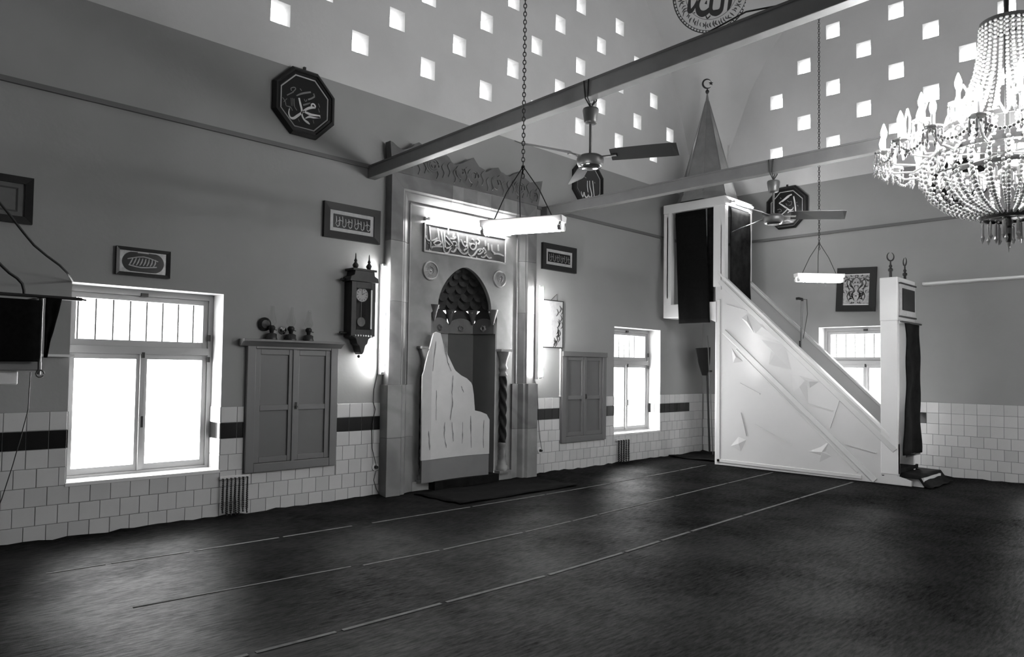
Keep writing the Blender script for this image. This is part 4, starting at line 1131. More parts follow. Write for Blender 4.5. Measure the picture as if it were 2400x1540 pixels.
# staff
sf = root('staff', (10.52, 4.56, 1.75), 'thin staff with dark crook handle standing on the minbar stairs', 'staff')
p0, p1 = R(1876, 818, 10.5), R(1880, 706, 10.5)
part('shaft', MB().tube((p0.x, p0.y, p0.z-0.35), p1, 0.013, 0.016, n=8), M_STAFF, sf)
part('ferrule', MB().tube((p0.x, p0.y, p0.z-0.05), (p0.x, p0.y, p0.z+0.12), 0.0185, n=8), M_IRON, sf)
hz = p1.z+0.01
part('handle', MB().path([p1, (p1.x, p1.y+0.0, hz+0.02), (p1.x-0.03, p1.y+0.04, hz+0.03), (p1.x-0.05, p1.y+0.07, hz+0.025)], 0.02, 8), M_FRAME, sf, 'dark crook handle')
part('cord', MB().path([(p1.x, p1.y, hz+0.02), (p1.x+0.02, p1.y-0.06, hz+0.015), (p1.x+0.02, p1.y-0.07, hz-0.2), (p1.x, p1.y-0.015, p0.z+0.15)], 0.005, 5), M_IRON, sf)

# ------------------------------------------------------------------ wall cupboards
def cupboard(u0, u1, z0, z1, label, shelf):
    c = root('wall_cupboard', ((u0+u1)/2, D, z0), label, 'cupboard')
    mb = MB(); w = 0.085
    for a, b, e, f, q in ((u0, u0+w, z0, z1, 0.0), (u1-w, u1, z0, z1, 0.0), (u0+w, u1-w, z1-w*0.8, z1, 0.001), (u0+w, u1-w, z0, z0+w, 0.001)):
        mb.box((a, D-0.045+q, e), (b, D+0.03, f))
    part('frame', mb, M_CUPB, c, bevel=0.005)
    mid = (u0+u1)/2
    for k, (a, b) in enumerate(((u0+w, mid-0.002), (mid+0.002, u1-w))):
        e, f = z0+w+0.002, z1-w*0.8-0.002; mb = MB(); s = 0.055; zm = e+(f-e)*0.48
        mb.box((a, D-0.03, e), (a+s, D+0.02, f)).box((b-s, D-0.03, e), (b, D+0.02, f)).box((a+s, D-0.029, e), (b-s, D+0.02, e+s)).box((a+s, D-0.029, f-s), (b-s, D+0.02, f)).box((a+s, D-0.029, zm-s/2), (b-s, D+0.02, zm+s/2))
        d = part('door', mb, M_CUPB, c, bevel=0.004)
        part('panel', MB().box((a+s-0.01, D-0.012, e+s-0.01), (b-s+0.01, D+0.01, zm)), M_CUPB2, d)
        part('panel', MB().box((a+s-0.01, D-0.012, zm), (b-s+0.01, D+0.01, f-s+0.01)), M_CUPB2, d)
        if k == 1: part('catch', MB().box((a+0.008, D-0.05, zm-0.02), (a+0.028, D-0.028, zm+0.05)).tube((a+0.018, D-0.06, zm+0.005), (a+0.018, D-0.03, zm+0.005), 0.012, n=8), M_IRON, d)
    part('meeting_strip', MB().box((mid-0.016, D-0.042, z0+w), (mid+0.016, D-0.02, z1-w*0.8)), M_CUPB, c)
    if shelf:
        sh = MB().prism([(0.0, z1-0.045), (0.05, z1-0.045), (0.10, z1-0.005), (0.13, z1), (0.13, z1+0.022), (0.0, z1+0.022)], lambda a, b, w: (w, D-a, b), u0-0.075, u1+0.03)
        part('cornice_shelf', sh, M_CUPB, c, bevel=0.003)
    else:
        sh = MB().box((u0-0.004, D-0.06, z1-0.07), (u1+0.004, D, z1)); part('cornice', sh, M_CUPB, c, bevel=0.004)
cupboard(3.10, 4.09, 0.41, 1.675, 'grey two door wall cupboard with oil lamps on its ledge', True)
cupboard(7.68, 8.68, 0.41, 1.70, 'grey two door wall cupboard right of the marble niche', False)

def oil_lamp(x, z, label, refl, s=1.0):
    y = D-0.065
    o = root('oil_lamp', (x, y, z), label, 'oil lamp', 'oil lamps on the cupboard ledge')
    part('base', MB().lathe([(0.055*s, z), (0.056*s, z+0.012), (0.05*s, z+0.02), (0.05*s, z+0.055*s), (0.03*s, z+0.065*s)], (x, y, 0), 14), M_TIN, o)
    part('burner', MB().lathe([(0.018*s, z+0.06*s), (0.022*s, z+0.09*s), (0.034*s, z+0.105*s), (0.034*s, z+0.125*s), (0.02*s, z+0.14*s)], (x, y, 0), 12).tube((x+0.03, y, z+0.10*s), (x+0.055, y, z+0.095*s), 0.004, n=5), M_FRAME, o)
    part('chimney', MB().lathe([(0.024*s, z+0.13*s), (0.045*s, z+0.17*s), (0.046*s, z+0.19*s), (0.028*s, z+0.24*s), (0.02*s, z+0.33*s)], (x, y, 0), 14), M_CHIM, o)
    if refl:
        cx = x-refl[0]; cz = z+refl[1]; r = refl[2]
        mb = MB(); n = 20
        prof = [(r, 0.0), (r*0.98, 0.012), (r*0.6, 0.03), (0.002, 0.036)]
        for (r0, w0), (r1, w1) in zip(prof[:-1], prof[1:]):
            for i in range(n):
                a0, a1 = 2*PI*i/n, 2*PI*(i+1)/n
                P = lambda a, rr, w: (cx+rr*math.cos(a), D-0.012-w, cz+rr*math.sin(a))
                mb.add([P(a0, r0, w0), P(a1, r0, w0), P(a1, r1, w1), P(a0, r1, w1)], [(0, 1, 2, 3)], 0, True)
        part('reflector', mb, M_DWOOD if refl[3] else M_CHROME, o)
zc = 1.675+0.023
oil_lamp(3.325, zc, 'oil lamp with big round dark reflector, leftmost on the ledge', (0.05, 0.15, 0.068, True))
oil_lamp(3.53, zc, 'oil lamp with small bright reflector, middle one on the ledge', (0.06, 0.10, 0.04, False))
oil_lamp(3.725, zc, 'plain square based oil lamp, rightmost on the ledge', None, 0.95)

# ------------------------------------------------------------------ wall clock
ck = root('wall_clock', (4.315, D, 1.54), 'dark carved pendulum wall clock with turned finials and glazed door', 'clock')
u0, u1 = 4.17, 4.47; yf = D-0.15
part('case', MB().box((u0, yf+0.023, 1.76), (u0+0.035, D-0.002, 2.349)).box((u1-0.035, yf+0.023, 1.76), (u1, D-0.002, 2.349)).box((u0+0.035, D-0.02, 1.80), (u1-0.035, D-0.002, 2.32)).box((u0+0.035, yf+0.024, 1.761), (u1-0.035, D-0.003, 1.80)).box((u0+0.035, yf+0.024, 2.32), (u1-0.035, D-0.003, 2.348)), M_DWOOD, ck, bevel=0.004)
dr = part('door', MB().box((u0, yf, 1.77), (u0+0.06, yf+0.022, 2.35)).box((u1-0.06, yf, 1.77), (u1, yf+0.022, 2.35)).box((u0+0.06, yf+0.001, 1.77), (u1-0.06, yf+0.022, 1.84)).box((u0+0.06, yf+0.001, 2.28), (u1-0.06, yf+0.022, 2.35)), M_DWOOD, ck, bevel=0.003)
part('door_glass', MB().box((u0+0.055, yf+0.008, 1.83), (u1-0.055, yf+0.012, 2.29)), M_GLASS, dr)
part('side_bead', MB().box((u1-0.062, yf-0.004, 1.85), (u1-0.045, yf+0.004, 2.27)), M_LETTER, dr)
crown = MB().prism([(u0-0.03, 2.35), (u1+0.03, 2.35), (u1+0.02, 2.40), (u1-0.02, 2.42), (u1-0.03, 2.47), (u0+0.03, 2.47), (u0+0.02, 2.42), (u0-0.02, 2.40)], lambda a, b, w: (a, D-w, b), 0.005, 0.165).box((u0+0.0, D-0.17, 2.465), (u1-0.0, D-0.005, 2.49))
part('crown', crown, M_DWOOD, ck, bevel=0.004)
for x in (4.235, 4.405):
    part('finial', MB().lathe([(0.012, 2.49), (0.03, 2.51), (0.034, 2.53), (0.012, 2.56), (0.018, 2.575), (0.007, 2.60), (0.005, 2.645), (0.001, 2.66)], (x, D-0.11, 0), 10), M_DWOOD, ck)
mb = MB()
for i in range(24):
    a0, a1 = 2*PI*i/24, 2*PI*(i+1)/24
    mb.add([(4.32, yf+0.035, 2.215), (4.32+0.075*math.cos(a0), yf+0.035, 2.215+0.075*math.sin(a0)), (4.32+0.075*math.cos(a1), yf+0.035, 2.215+0.075*math.sin(a1))], [(0, 1, 2)])
dl = part('dial', mb, M_DIAL, ck)
mb = MB()
for i in range(12):
    a = 2*PI*i/12; mb.ribbon([(4.32+0.05*math.cos(a), 2.215+0.05*math.sin(a)), (4.32+0.064*math.cos(a), 2.215+0.064*math.sin(a))], 0.003, lambda u, v, w: (u, yf+0.034-w, v), 0, 0.001, sub=1)
mb.ribbon([(4.32, 2.215), (4.35, 2.235)], 0.003, lambda u, v, w: (u, yf+0.033-w, v), 0, 0.001, sub=1).ribbon([(4.32, 2.215), (4.315, 2.265)], 0.0025, lambda u, v, w: (u, yf+0.033-w, v), 0, 0.001, sub=1)
part('numerals_and_hands', mb, M_INK, dl)
pn = part('pendulum', MB().box((4.316, yf+0.045, 1.95), (4.324, yf+0.05, 2.14)).prism([(4.32+0.05*math.cos(2*PI*i/24), 1.925+0.05*math.sin(2*PI*i/24)) for i in range(24)], lambda u, v, w: (u, yf+0.04+w, v), 0, 0.012), M_CHROME, ck)
part('drop_pendant', MB().prism([(u0+0.02, 1.77), (u1-0.02, 1.77), (4.40, 1.74), (4.385, 1.69), (4.36, 1.67), (4.34, 1.60), (4.32, 1.575), (4.30, 1.60), (4.28, 1.67), (4.255, 1.69), (4.24, 1.74)], lambda a, b, w: (a, D-w, b), 0.01, 0.14).ball((4.32, D-0.075, 1.555), 0.018), M_DWOOD, ck, bevel=0.004)
mb = MB()
for i in range(7): mb.ball((4.225+0.032*i, yf-0.002, 1.775), 0.010, 6, 4)
part('bead_trim', mb, M_LETTER, ck)
for z in (2.365, 1.80): part('side_peg', MB().tube((u0-0.08, D-0.06, z), (u0, D-0.06, z), 0.014, n=8), M_DWOOD, ck)

# ------------------------------------------------------------------ framed things on the walls
def frame_box(r, fn, u0, u1, v0, v1, w, d=0.03, m=None, bevel=0.004, name='frame', base=0.0):
    mb = MB(); s = 1 if u1 > u0 else -1
    P = [(u0, v0), (u1, v0), (u1, v1), (u0, v1)]; I = [(u0+s*w, v0+w), (u1-s*w, v0+w), (u1-s*w, v1-w), (u0+s*w, v1-w)]
    vs = [fn(a, b, base) for a, b in P]+[fn(a, b, base+d) for a, b in P]+[fn(a, b, base+d*0.8) for a, b in I]+[fn(a, b, base) for a, b in I]
    fs = []
    for i in range(4):
        j = (i+1) % 4
        fs += [(i, j, 4+j, 4+i), (4+i, 4+j, 8+j, 8+i), (8+i, 8+j, 12+j, 12+i)]
    mb.add(vs, fs)
    return part(name, mb, m or M_FRAME, r)
def plate(r, fn, u0, u1, v0, v1, d, m, name):
    mb = MB(); s0, s1 = min(u0, u1), max(u0, u1)
    mb.prism([(s0, v0), (s1, v0), (s1, v1), (s0, v1)], fn, 0.002, d)
    return part(name, mb, m, r)
# cartouche picture over the left window
def picture(name, fn, u0, u1, v0, v1, label, cat='picture', group=None):
    return root(name, fn((u0+u1)/2, v0, 0), label, cat, group)
u0, u1, v0, v1 = 1.927, 2.37, 2.205, 2.448
p = picture('framed_picture', FR, u0, u1, v0, v1, 'small dark framed cartouche picture above the left window')
frame_box(p, FR, u0, u1, v0, v1, 0.028, 0.03, M_DWOOD); plate(p, FR, u0+0.025, u1-0.025, v0+0.025, v1-0.025, 0.012, M_SILVER, 'mount')
uc, vc = (u0+u1)/2, (v0+v1)/2
ov = [(uc+math.copysign(0.085, math.cos(a))+0.085*math.cos(a), vc+0.085*math.sin(a)) for a in [2*PI*k/28+0.01 for k in range(28)]]
part('cartouche', MB().prism(ov, FR, 0.010, 0.016), M_PLAQUE, p)
mb = MB()
for k in range(8): mb.ribbon([(uc-0.115+0.028*k, vc-0.03), (uc-0.10+0.028*k, vc), (uc-0.085+0.026*k, vc+0.035)], [0.003, 0.006, 0.003], FR, 0.016, 0.018)
mb.ribbon([(uc-0.12, vc-0.03), (uc-0.02, vc-0.045), (uc+0.11, vc-0.03)], 0.005, FR, 0.016, 0.018).ribbon([(uc-0.13, vc+0.02), (uc, vc+0.05), (uc+0.12, vc+0.02)], 0.004, FR, 0.016, 0.018).ribbon([(uc-0.05, v1-0.035), (uc+0.04, v1-0.035)], 0.008, FR, 0.016, 0.018)
part('script', mb, M_GOLD, p)

def script_mb(u0, u1, v0, v1, fn, d, seed, dens=9, w=0.005):
    rnd = random.Random(seed); mb = MB(); W_, H_ = u1-u0, v1-v0
    for k in range(dens):
        u = u0+W_*(k+0.3)/dens
        mb.ribbon([(u, v1-H_*rnd.uniform(0.05, 0.25)), (u+W_*0.01, v0+H_*0.5), (u+W_*rnd.uniform(-0.02, 0.02), v0+H_*0.22)], [w*0.7, w, w*0.5], fn, d, d+0.003)
        if k % 2 == 0: mb.ribbon([(u, v0+H_*0.2), (u+W_*0.04, v0+H_*0.05), (u+W_*0.09, v0+H_*0.15), (u+W_*0.10, v0+H_*0.4)], [w*0.6, w*1.2, w, w*0.5], fn, d, d+0.003)
        if k % 3 == 1: mb.ribbon([(u-W_*0.05, v0+H_*0.45), (u+W_*0.02, v0+H_*0.6), (u+W_*0.1, v0+H_*0.5)], [w*0.5, w, w*0.5], fn, d, d+0.003)
    return mb
for (u0, u1, v0, v1, lab, sd) in ((3.89, 4.59, 2.80, 3.175, 'wide framed calligraphy with pale mount above the pendulum clock', 4), (7.255, 7.967, 2.82, 3.185, 'wide framed calligraphy with pale mount right of the marble niche', 9)):
    p = picture('framed_picture', FR, u0, u1, v0, v1, lab)
    frame_box(p, FR, u0, u1, v0, v1, 0.075, 0.04, M_FRAME); plate(p, FR, u0+0.06, u1-0.06, v0+0.06, v1-0.06, 0.016, M_MATTE, 'mount')
    plate(p, FR, u0+0.12, u1-0.12, v0+0.115, v1-0.115, 0.019, M_PLAQUE, 'dark_field')
    part('script', script_mb(u0+0.14, u1-0.14, v0+0.125, v1-0.125, FR, 0.019, sd, 11, 0.0045), M_GOLD if sd == 4 else M_LETTER2, p)
    rib = MB().box((u0+0.065, D-0.024, v0+0.065), (u1-0.065, D-0.014, v0+0.075)).box((u0+0.065, D-0.024, v1-0.075), (u1-0.065, D-0.014, v1-0.065)); part('fillet', rib, M_LETTER, p)
# poster beside the right tube
u0, u1, v0, v1 = 7.24, 7.718, 1.74, 2.405
p = picture('framed_print', FR, u0, u1, v0, v1, 'thin framed pale print hanging above the right cupboard')
frame_box(p, FR, u0, u1, v0, v1, 0.012, 0.018, M_IRON); plate(p, FR, u0+0.01, u1-0.01, v0+0.01, v1-0.01, 0.008, M_MATTE, 'sheet')
mb = MB()
rnd = random.Random(2)
for k in range(16):
    a, b = u0+0.28+0.17*rnd.random(), v0+0.1+0.5*rnd.random()
    mb.ribbon([(a, b), (a+0.03, b-0.05), (a-0.01, b-0.10)], [0.004, 0.012, 0.004], FR, 0.008, 0.010)
part('printed_figures', mb, M_INKG, p); part('hook_cord', MB().path([FR((u0+u1)/2-0.02, v1, 0.01), FR((u0+u1)/2+0.1, v1+0.09, 0.01), FR((u0+u1)/2+0.11, v1, 0.01)], 0.003, 5), M_IRON, p)
solo('wall_pipe', MB().tube(FR(7.665, 1.06, 0.012), FR(7.665, 1.735, 0.012), 0.012, n=8).tube(FR(7.665, 1.06, 0.012), FR(7.665, 1.085, 0.012), 0.016, n=8).tube(FR(7.665, 1.70, 0.012), FR(7.665, 1.725, 0.012), 0.016, n=8), M_WHITE, 'short white pipe beside the right cupboard below the print', 'pipe')
# dark board at the far left
u0, u1, v0, v1 = 0.72, 1.313, 2.532, 2.90
p = picture('framed_board', FR, u0, u1, v0, v1, 'dull grey framed board high on the left, cut by frame edge')
frame_box(p, FR, u0, u1, v0, v1, 0.055, 0.035, M_DWOOD); plate(p, FR, u0+0.05, u1-0.05, v0+0.05, v1-0.05, 0.014, mat('board_grey', 0.09, 0.6, var=0.2, vscale=5), 'field')
frame_box(p, FR, u0+0.10, u1-0.10, v0+0.09, v1-0.09, 0.012, 0.02, M_INKG, name='inner_line')
# square picture on the right wall, slightly askew
ctr = R(2008, 679, XR); cu, cv = ctr.y, ctr.z
tl = math.radians(-2.5)
def RS(u, v, w):
    du, dv = u, v
    return (XR-0.01-w, cu-(du*math.cos(tl)-dv*math.sin(tl)), cv+(du*math.sin(tl)+dv*math.cos(tl)))
p = root('framed_picture', (XR, cu, cv-0.34), 'square black framed picture hanging askew above the right window', 'picture')
hw, hh = 0.287, 0.335
mbf = frame_box(p, RS, -hw, hw, -hh, hh, 0.095, 0.035, M_FRAME)
plate(p, RS, -hw+0.08, hw-0.08, -hh+0.08, hh-0.08, 0.014, M_SILVER, 'field')
mb = MB()
frp = lambda pts, w: mb.ribbon(pts, w, RS, 0.014, 0.017)
for s in (-1, 1):
    frp([(s*0.02, -0.17), (s*0.06, -0.08), (s*0.03, 0.0), (s*0.09, 0.08), (s*0.05, 0.15), (0, 0.19)], [0.004, 0.014, 0.008, 0.016, 0.008, 0.004])
    frp([(s*0.10, -0.18), (s*0.13, -0.10), (s*0.10, 0.0), (s*0.14, 0.1), (s*0.10, 0.19)], [0.003, 0.008, 0.003, 0.008, 0.003])
    frp([(s*0.05, -0.02), (s*0.10, -0.05), (s*0.08, -0.12)], [0.004, 0.012, 0.004])
rnd = random.Random(11)
for k in range(34):
    a, b = rnd.uniform(0.01, 0.17), rnd.uniform(-0.21, 0.20); q = rnd.uniform(0, 6.28); L = rnd.uniform(0.015, 0.035)
    for s in (-1, 1): frp([(s*a, b), (s*(a+L*math.cos(q)), b+L*math.sin(q)), (s*(a+1.6*L*math.cos(q+0.7)), b+1.6*L*math.sin(q+0.7))], [0.003, rnd.uniform(0.005, 0.012), 0.002])
part('leaf_pattern', mb, M_INKG, p)
mb = MB()
for v in (-hh+0.105, hh-0.105): mb.ribbon([(-hw+0.10, v), (hw-0.10, v)], 0.006, RS, 0.014, 0.018, sub=1)
part('gilt_rule', mb, M_LETTER, p)

# octagonal plaques
def octagon(fn, cu, cv, rad, label, strokes, mapper, tiltsgn=0):
    p = root('octagonal_plaque', fn(cu, cv, 0), label, 'plaque', None)
    def oc(r): return [(cu+r/math.cos(PI/8)*math.cos(PI/8+k*PI/4), cv+r/math.cos(PI/8)*math.sin(PI/8+k*PI/4)) for k in range(8)]
    def ringo(r0, r1, w0, w1, m, nm):
        mb = MB(); A, B = oc(r0), oc(r1)
        vs = [fn(a, b, w0) for a, b in A]+[fn(a, b, w1) for a, b in B]
        mb.add(vs, [(i, (i+1) % 8, 8+(i+1) % 8, 8+i) for i in range(8)]); return mb
    mb = MB(); prf = [(rad, 0.0), (rad, 0.03), (rad*0.93, 0.055), (rad*0.88, 0.055), (rad*0.86, 0.04), (rad*0.80, 0.045), (rad*0.77, 0.03)]
    for (r0, w0), (r1, w1) in zip(prf[:-1], prf[1:]):
        m2 = ringo(r0, r1, w0, w1, None, None); mb.add(m2.v, m2.f)
    part('frame', mb, M_FRAME, p)
    mb = ringo(rad*0.775, rad*0.74, 0.034, 0.031, None, None); part('gilt_line', mb, M_GOLD, p)
    part('field', MB().prism(oc(rad*0.76), fn, 0.01, 0.028), M_PLAQUE, p)
    mb, m2 = MB(), MB()
    for pts, w, dim in strokes:
        (m2 if dim else mb).ribbon([mapper(*q) for q in pts], [x*0.66 for x in w] if isinstance(w, list) else w*0.66, fn, 0.027, 0.031)
    if mb.v: part('lettering', mb, M_LETTER, p, kind='stuff')
    if m2.v: part('small_lettering', m2, M_LETTER2, p, kind='stuff')
    part('hook', MB().box(*(lambda a, b: (a, b))(fn(cu-0.012, cv+rad-0.005, 0.0), fn(cu+0.012, cv+rad+0.035, 0.02))), M_IRON, p)
    return p
c = Q(711, 242.5); S1 = 1/7.7
mp1 = lambda x, y: (lambda p: (p.x, p.z))(Q(600+x*S1, 140+y*S1, D-0.03))
st1 = [([(775,690),(800,800),(825,900),(830,1000),(870,1080),(930,1130),(970,1165)], [0.014,0.016,0.015,0.013,0.014,0.018,0.006], 0),
 ([(605,880),(592,960),(620,1040),(680,1055),(750,1010),(820,960),(900,900),(970,870),(1040,865),(1070,880)], [0.006,0.010,0.014,0.020,0.020,0.016,0.018,0.020,0.016,0.006], 0),
 ([(1000,850),(1005,805),(1040,800),(1070,840),(1060,880)], [0.010,0.012,0.012,0.012,0.010], 0),
 ([(850,930),(920,960),(1010,1000),(1160,1030)], [0.010,0.018,0.022,0.024], 0), ([(1150,1040),(1040,1040),(960,1030),(890,1060)], [0.012,0.018,0.016,0.006], 0),
 ([(730,650),(800,620),(880,600),(990,585)], [0.008,0.012,0.014,0.012], 1), ([(850,820),(920,800),(980,780)], [0.012,0.013,0.006], 1), ([(940,720),(1000,700),(1060,665)], 0.012, 1), ([(1040,610),(1055,660)], 0.010, 1),
 ([(640,560),(630,520),(660,500),(700,500),(715,525),(690,560),(660,575)], 0.007, 1), ([(560,640),(620,610),(680,580)], 0.008, 1), ([(795,520),(825,560)], 0.005, 1),
 ([(630,690),(640,830)], 0.004, 1), ([(655,690),(665,840)], 0.004, 1), ([(685,700),(695,840),(740,915)], 0.006, 1), ([(480,680),(530,760),(545,830),(620,850),(660,920)], 0.006, 1), ([(500,760),(560,700)], 0.004, 1), ([(870,710),(890,750),(915,740),(910,715)], 0.005, 1),
 ([(1125,790),(1150,860)], 0.004, 1), ([(1125,880),(1145,950)], 0.004, 1), ([(1030,1090),(1045,1150)], 0.004, 1), ([(765,1070),(785,1120)], 0.004, 1), ([(590,850),(620,870)], 0.005, 1)]
octagon(FR, c.x, c.z-0.005, 0.345, 'black octagonal calligraphy plaque left of the marble niche', st1, mp1)
c = Q(1376, 431); S2 = 1/12.83
mp2 = lambda x, y: (lambda p: (p.x, p.z))(Q(1300+x*S2, 380+y*S2, D-0.03))
st2 = [([(1140,560),(1160,750),(1190,1030)], 0.012, 0), ([(1050,560),(1060,740),(1100,900),(1115,1000),(1080,1060),(1030,1020),(1000,900)], [0.008,0.012,0.014,0.016,0.018,0.014,0.010], 0),
 ([(985,560),(985,740),(1010,960),(990,1040),(950,1060),(910,1010),(890,900)], [0.008,0.012,0.013,0.014,0.018,0.014,0.008], 0), ([(880,900),(860,1020),(830,1010),(800,880)], [0.006,0.014,0.012,0.006], 0),
 ([(1200,600),(1210,640)], 0.014, 1), ([(780,480),(850,420),(950,480)], 0.010, 1)]
octagon(FR, c.x, c.z, 0.345, 'black octagonal calligraphy plaque half hidden by the near fan', st2, mp2)
c = R(1845.5, 487); S3 = 1/6
mp3 = lambda x, y: (lambda p: (p.y, p.z))(R(1700+x*S3, 380+y*S3, XR-0.03))
st3 = [([(960,480),(975,560),(985,640),(990,720)], [0.014,0.016,0.015,0.010], 0), ([(935,455),(880,480),(820,530),(755,578)], [0.016,0.018,0.016,0.010], 0), ([(755,578),(800,605),(850,640),(905,675),(945,660),(955,630)], [0.010,0.016,0.018,0.018,0.012,0.005], 0),
 ([(800,560),(850,520),(900,485)], [0.006,0.009,0.006], 0), ([(845,640),(865,665),(830,705),(780,745)], [0.010,0.012,0.012,0.010], 0), ([(875,715),(900,695),(960,690)], 0.010, 0),
 ([(870,540),(900,560),(930,550),(925,600),(890,610)], 0.006, 1), ([(730,670),(770,660),(790,690),(750,705)], 0.007, 1), ([(770,500),(785,515)], 0.008, 1), ([(1010,560),(1000,575)], 0.006, 1), ([(1010,605),(1025,620)], 0.009, 1), ([(850,580),(870,610)], 0.006, 1),
 ([(830,830),(880,820),(960,850)], 0.014, 0)]
octagon(RI, c.y, c.z, 0.345, 'black octagonal calligraphy plaque on right wall behind the far fan', st3, mp3)
octagon(RI, 2.75, 4.11, 0.345, 'black octagonal plaque on right wall mostly hidden by the chandelier', [], mp3)

# painted medallion in the corner pendentive
d = Vector(_ray(1667, -21)).normalized(); o_ = Vector((0, 0, CAM_H))-DC
bq = o_.dot(d); tt = -bq+math.sqrt(bq*bq-(o_.length_squared-DR*DR)); mc = Vector((0, 0, CAM_H))+d*tt
nrm = (DC-mc).normalized(); ex = Vector((0, 0, 1)).cross(nrm).normalized(); ex = -ex if ex.dot(Vector(_rt)) < 0 else ex; ez = ex.cross(nrm); ez = -ez if ez.z < 0 else ez
RM = 92.0/CAM_F*(mc-Vector((0, 0, CAM_H))).dot(Vector(_fw))
def ME(u, v, w):
    p = mc+ex*u+ez*v; dr_ = (p-DC).normalized(); return tuple(DC+dr_*(DR-0.004-w))
md_ = root('painted_medallion', tuple(mc), 'round black lettered medallion painted on the corner vault', 'medallion')
mb = MB(); vs = [ME(0, 0, 0)]; n = 64
for r in (0.25, 0.5, 0.75, 1.0): vs += [ME(RM*r*math.cos(2*PI*i/n), RM*r*math.sin(2*PI*i/n), 0) for i in range(n)]
fs = [(0, 1+i, 1+(i+1) % n) for i in range(n)]+[(1+k*n+i, 1+(k+1)*n+i, 1+(k+1)*n+(i+1) % n, 1+k*n+(i+1) % n) for k in range(3) for i in range(n)]
part('ground', mb.add(vs, fs), M_MED, md_)
mb = MB()
circ = lambda r, n=65: [(r*math.cos(2*PI*i/(n-1)), r*math.sin(2*PI*i/(n-1))) for i in range(n)]
mb.ribbon(circ(RM*0.99), 0.008, ME, 0, 0.004, sub=1).ribbon(circ(RM*0.93), 0.004, ME, 0, 0.004, sub=1).ribbon(circ(RM*0.665), 0.003, ME, 0, 0.004, sub=1)
for i in range(72):
    a = 2*PI*i/72; mb.ribbon([(RM*0.935*math.cos(a), RM*0.935*math.sin(a)), (RM*0.985*math.cos(a), RM*0.985*math.sin(a))], 0.008, ME, 0, 0.004, sub=1)
part('rim_pattern', mb, M_INK, md_)
mb = MB(); rnd = random.Random(5)
for i in range(70):
    a = 2*PI*i/70+rnd.uniform(-0.02, 0.02); r0 = RM*rnd.uniform(0.70, 0.76); r1 = RM*rnd.uniform(0.82, 0.90); b = a+rnd.uniform(-0.06, 0.06)
    mb.ribbon([(r0*math.cos(a), r0*math.sin(a)), ((r0+r1)/2*math.cos(b), (r0+r1)/2*math.sin(b)), (r1*math.cos(a+0.03), r1*math.sin(a+0.03))], [0.004, 0.014*rnd.uniform(0.5, 1.2), 0.004], ME, 0, 0.003)
part('leaf_wreath', mb, M_INKG, md_)
mb = MB(); k9 = 1/9.23*RM/92.0
mm = lambda x, y: ((x-1172)*k9, -(y+198)*k9)
for pts, w in (([(1600,-480),(1605,-200),(1610,60),(1580,180)], [0.03,0.035,0.03,0.006]), ([(1440,-520),(1440,-200),(1450,100),(1420,190),(1340,230),(1250,220),(1210,150),(1205,0),(1200,-480)], [0.02,0.03,0.03,0.04,0.05,0.04,0.03,0.03,0.02]),
               ([(1195,150),(1130,220),(1040,255),(960,220),(915,130),(920,40),(960,-40)], [0.03,0.04,0.05,0.045,0.035,0.025,0.012]), ([(890,-20),(860,90),(800,190),(750,210),(730,140),(722,-20),(715,-300)], [0.008,0.02,0.03,0.035,0.03,0.02,0.012]),
               ([(1090,60),(1098,-10)], [0.02,0.006]), ([(1120,280),(1165,345),(1225,285)], [0.006,0.012,0.008]), ([(860,230),(862,250)], 0.014), ([(1000,-480),(1120,-420),(1240,-480)], [0.01,0.025,0.01])):
    mb.ribbon([mm(*p) for p in pts], w, ME, 0, 0.005)
part('lettering', mb, M_INK, md_)

# ------------------------------------------------------------------ small things along the dado
def bead_rack(u0, u1, zt, label, n, lens, fat, seed, white=True):
    r = root('bead_rack', FR((u0+u1)/2, zt, 0), label, 'rack')
    part('rail', MB().box((u0, D-0.035, zt-0.014), (u1, D-0.009, zt+0.016)), M_WHITE if white else M_TILE2, r, bevel=0.003)
    mb = MB()
    us = [u0+(u1-u0)*(k+0.6)/(n+0.2) for k in range(n)]
    for u in us: mb.tube((u, D-0.06, zt-0.006), (u, D-0.03, zt-0.006), 0.006, n=6)
    part('peg', mb, M_IRON, r)
    rnd = random.Random(seed)
    for k, u in enumerate(us):
        L = lens[k % len(lens)]; m = MB(); m2 = MB()
        y = D-0.05
        pts = [Vector((u, y, zt-0.01)), Vector((u-0.003-rnd.random()*0.004, y, zt-L*0.5)), Vector((u-0.006, y, zt-L*0.9)), Vector((u, y, zt-L)), Vector((u+0.004+rnd.random()*0.012, y, zt-L*0.9)), Vector((u+0.003, y, zt-L*0.5)), Vector((u+0.002, y, zt-0.01))]
        s = bead_string(pts, fat, fat, n=5)
        g = 'prayer bead strings on the '+('left' if white else 'right')+' rack'
        o = root('prayer_beads', (u, y, zt-L), None, 'beads', g)
        pos = ['first', 'second', 'third', 'fourth', 'fifth', 'sixth', 'seventh'][k]
        o['label'] = ('dark prayer bead string, %s from left on the rack under the %s' % (pos, 'left cupboard corner' if white else 'right window'))
        part('beads', s, M_FRAME, o); part('tassel', MB().tube((u, y, zt-L), (u+0.004, y, zt-L-0.02), 0.006, 0.009, 6), M_CABLE, o)
bead_rack(2.868, 3.15, 0.385, 'white rail with dark bead strings right of the left window', 7, [0.30, 0.36, 0.33, 0.37, 0.355, 0.31, 0.325], 0.0085, 4)
bead_rack(8.955, 9.285, 0.372, 'short rail with thick dark bead bunches below the right window', 5, [0.32, 0.34, 0.335, 0.33, 0.32], 0.013, 8, False)
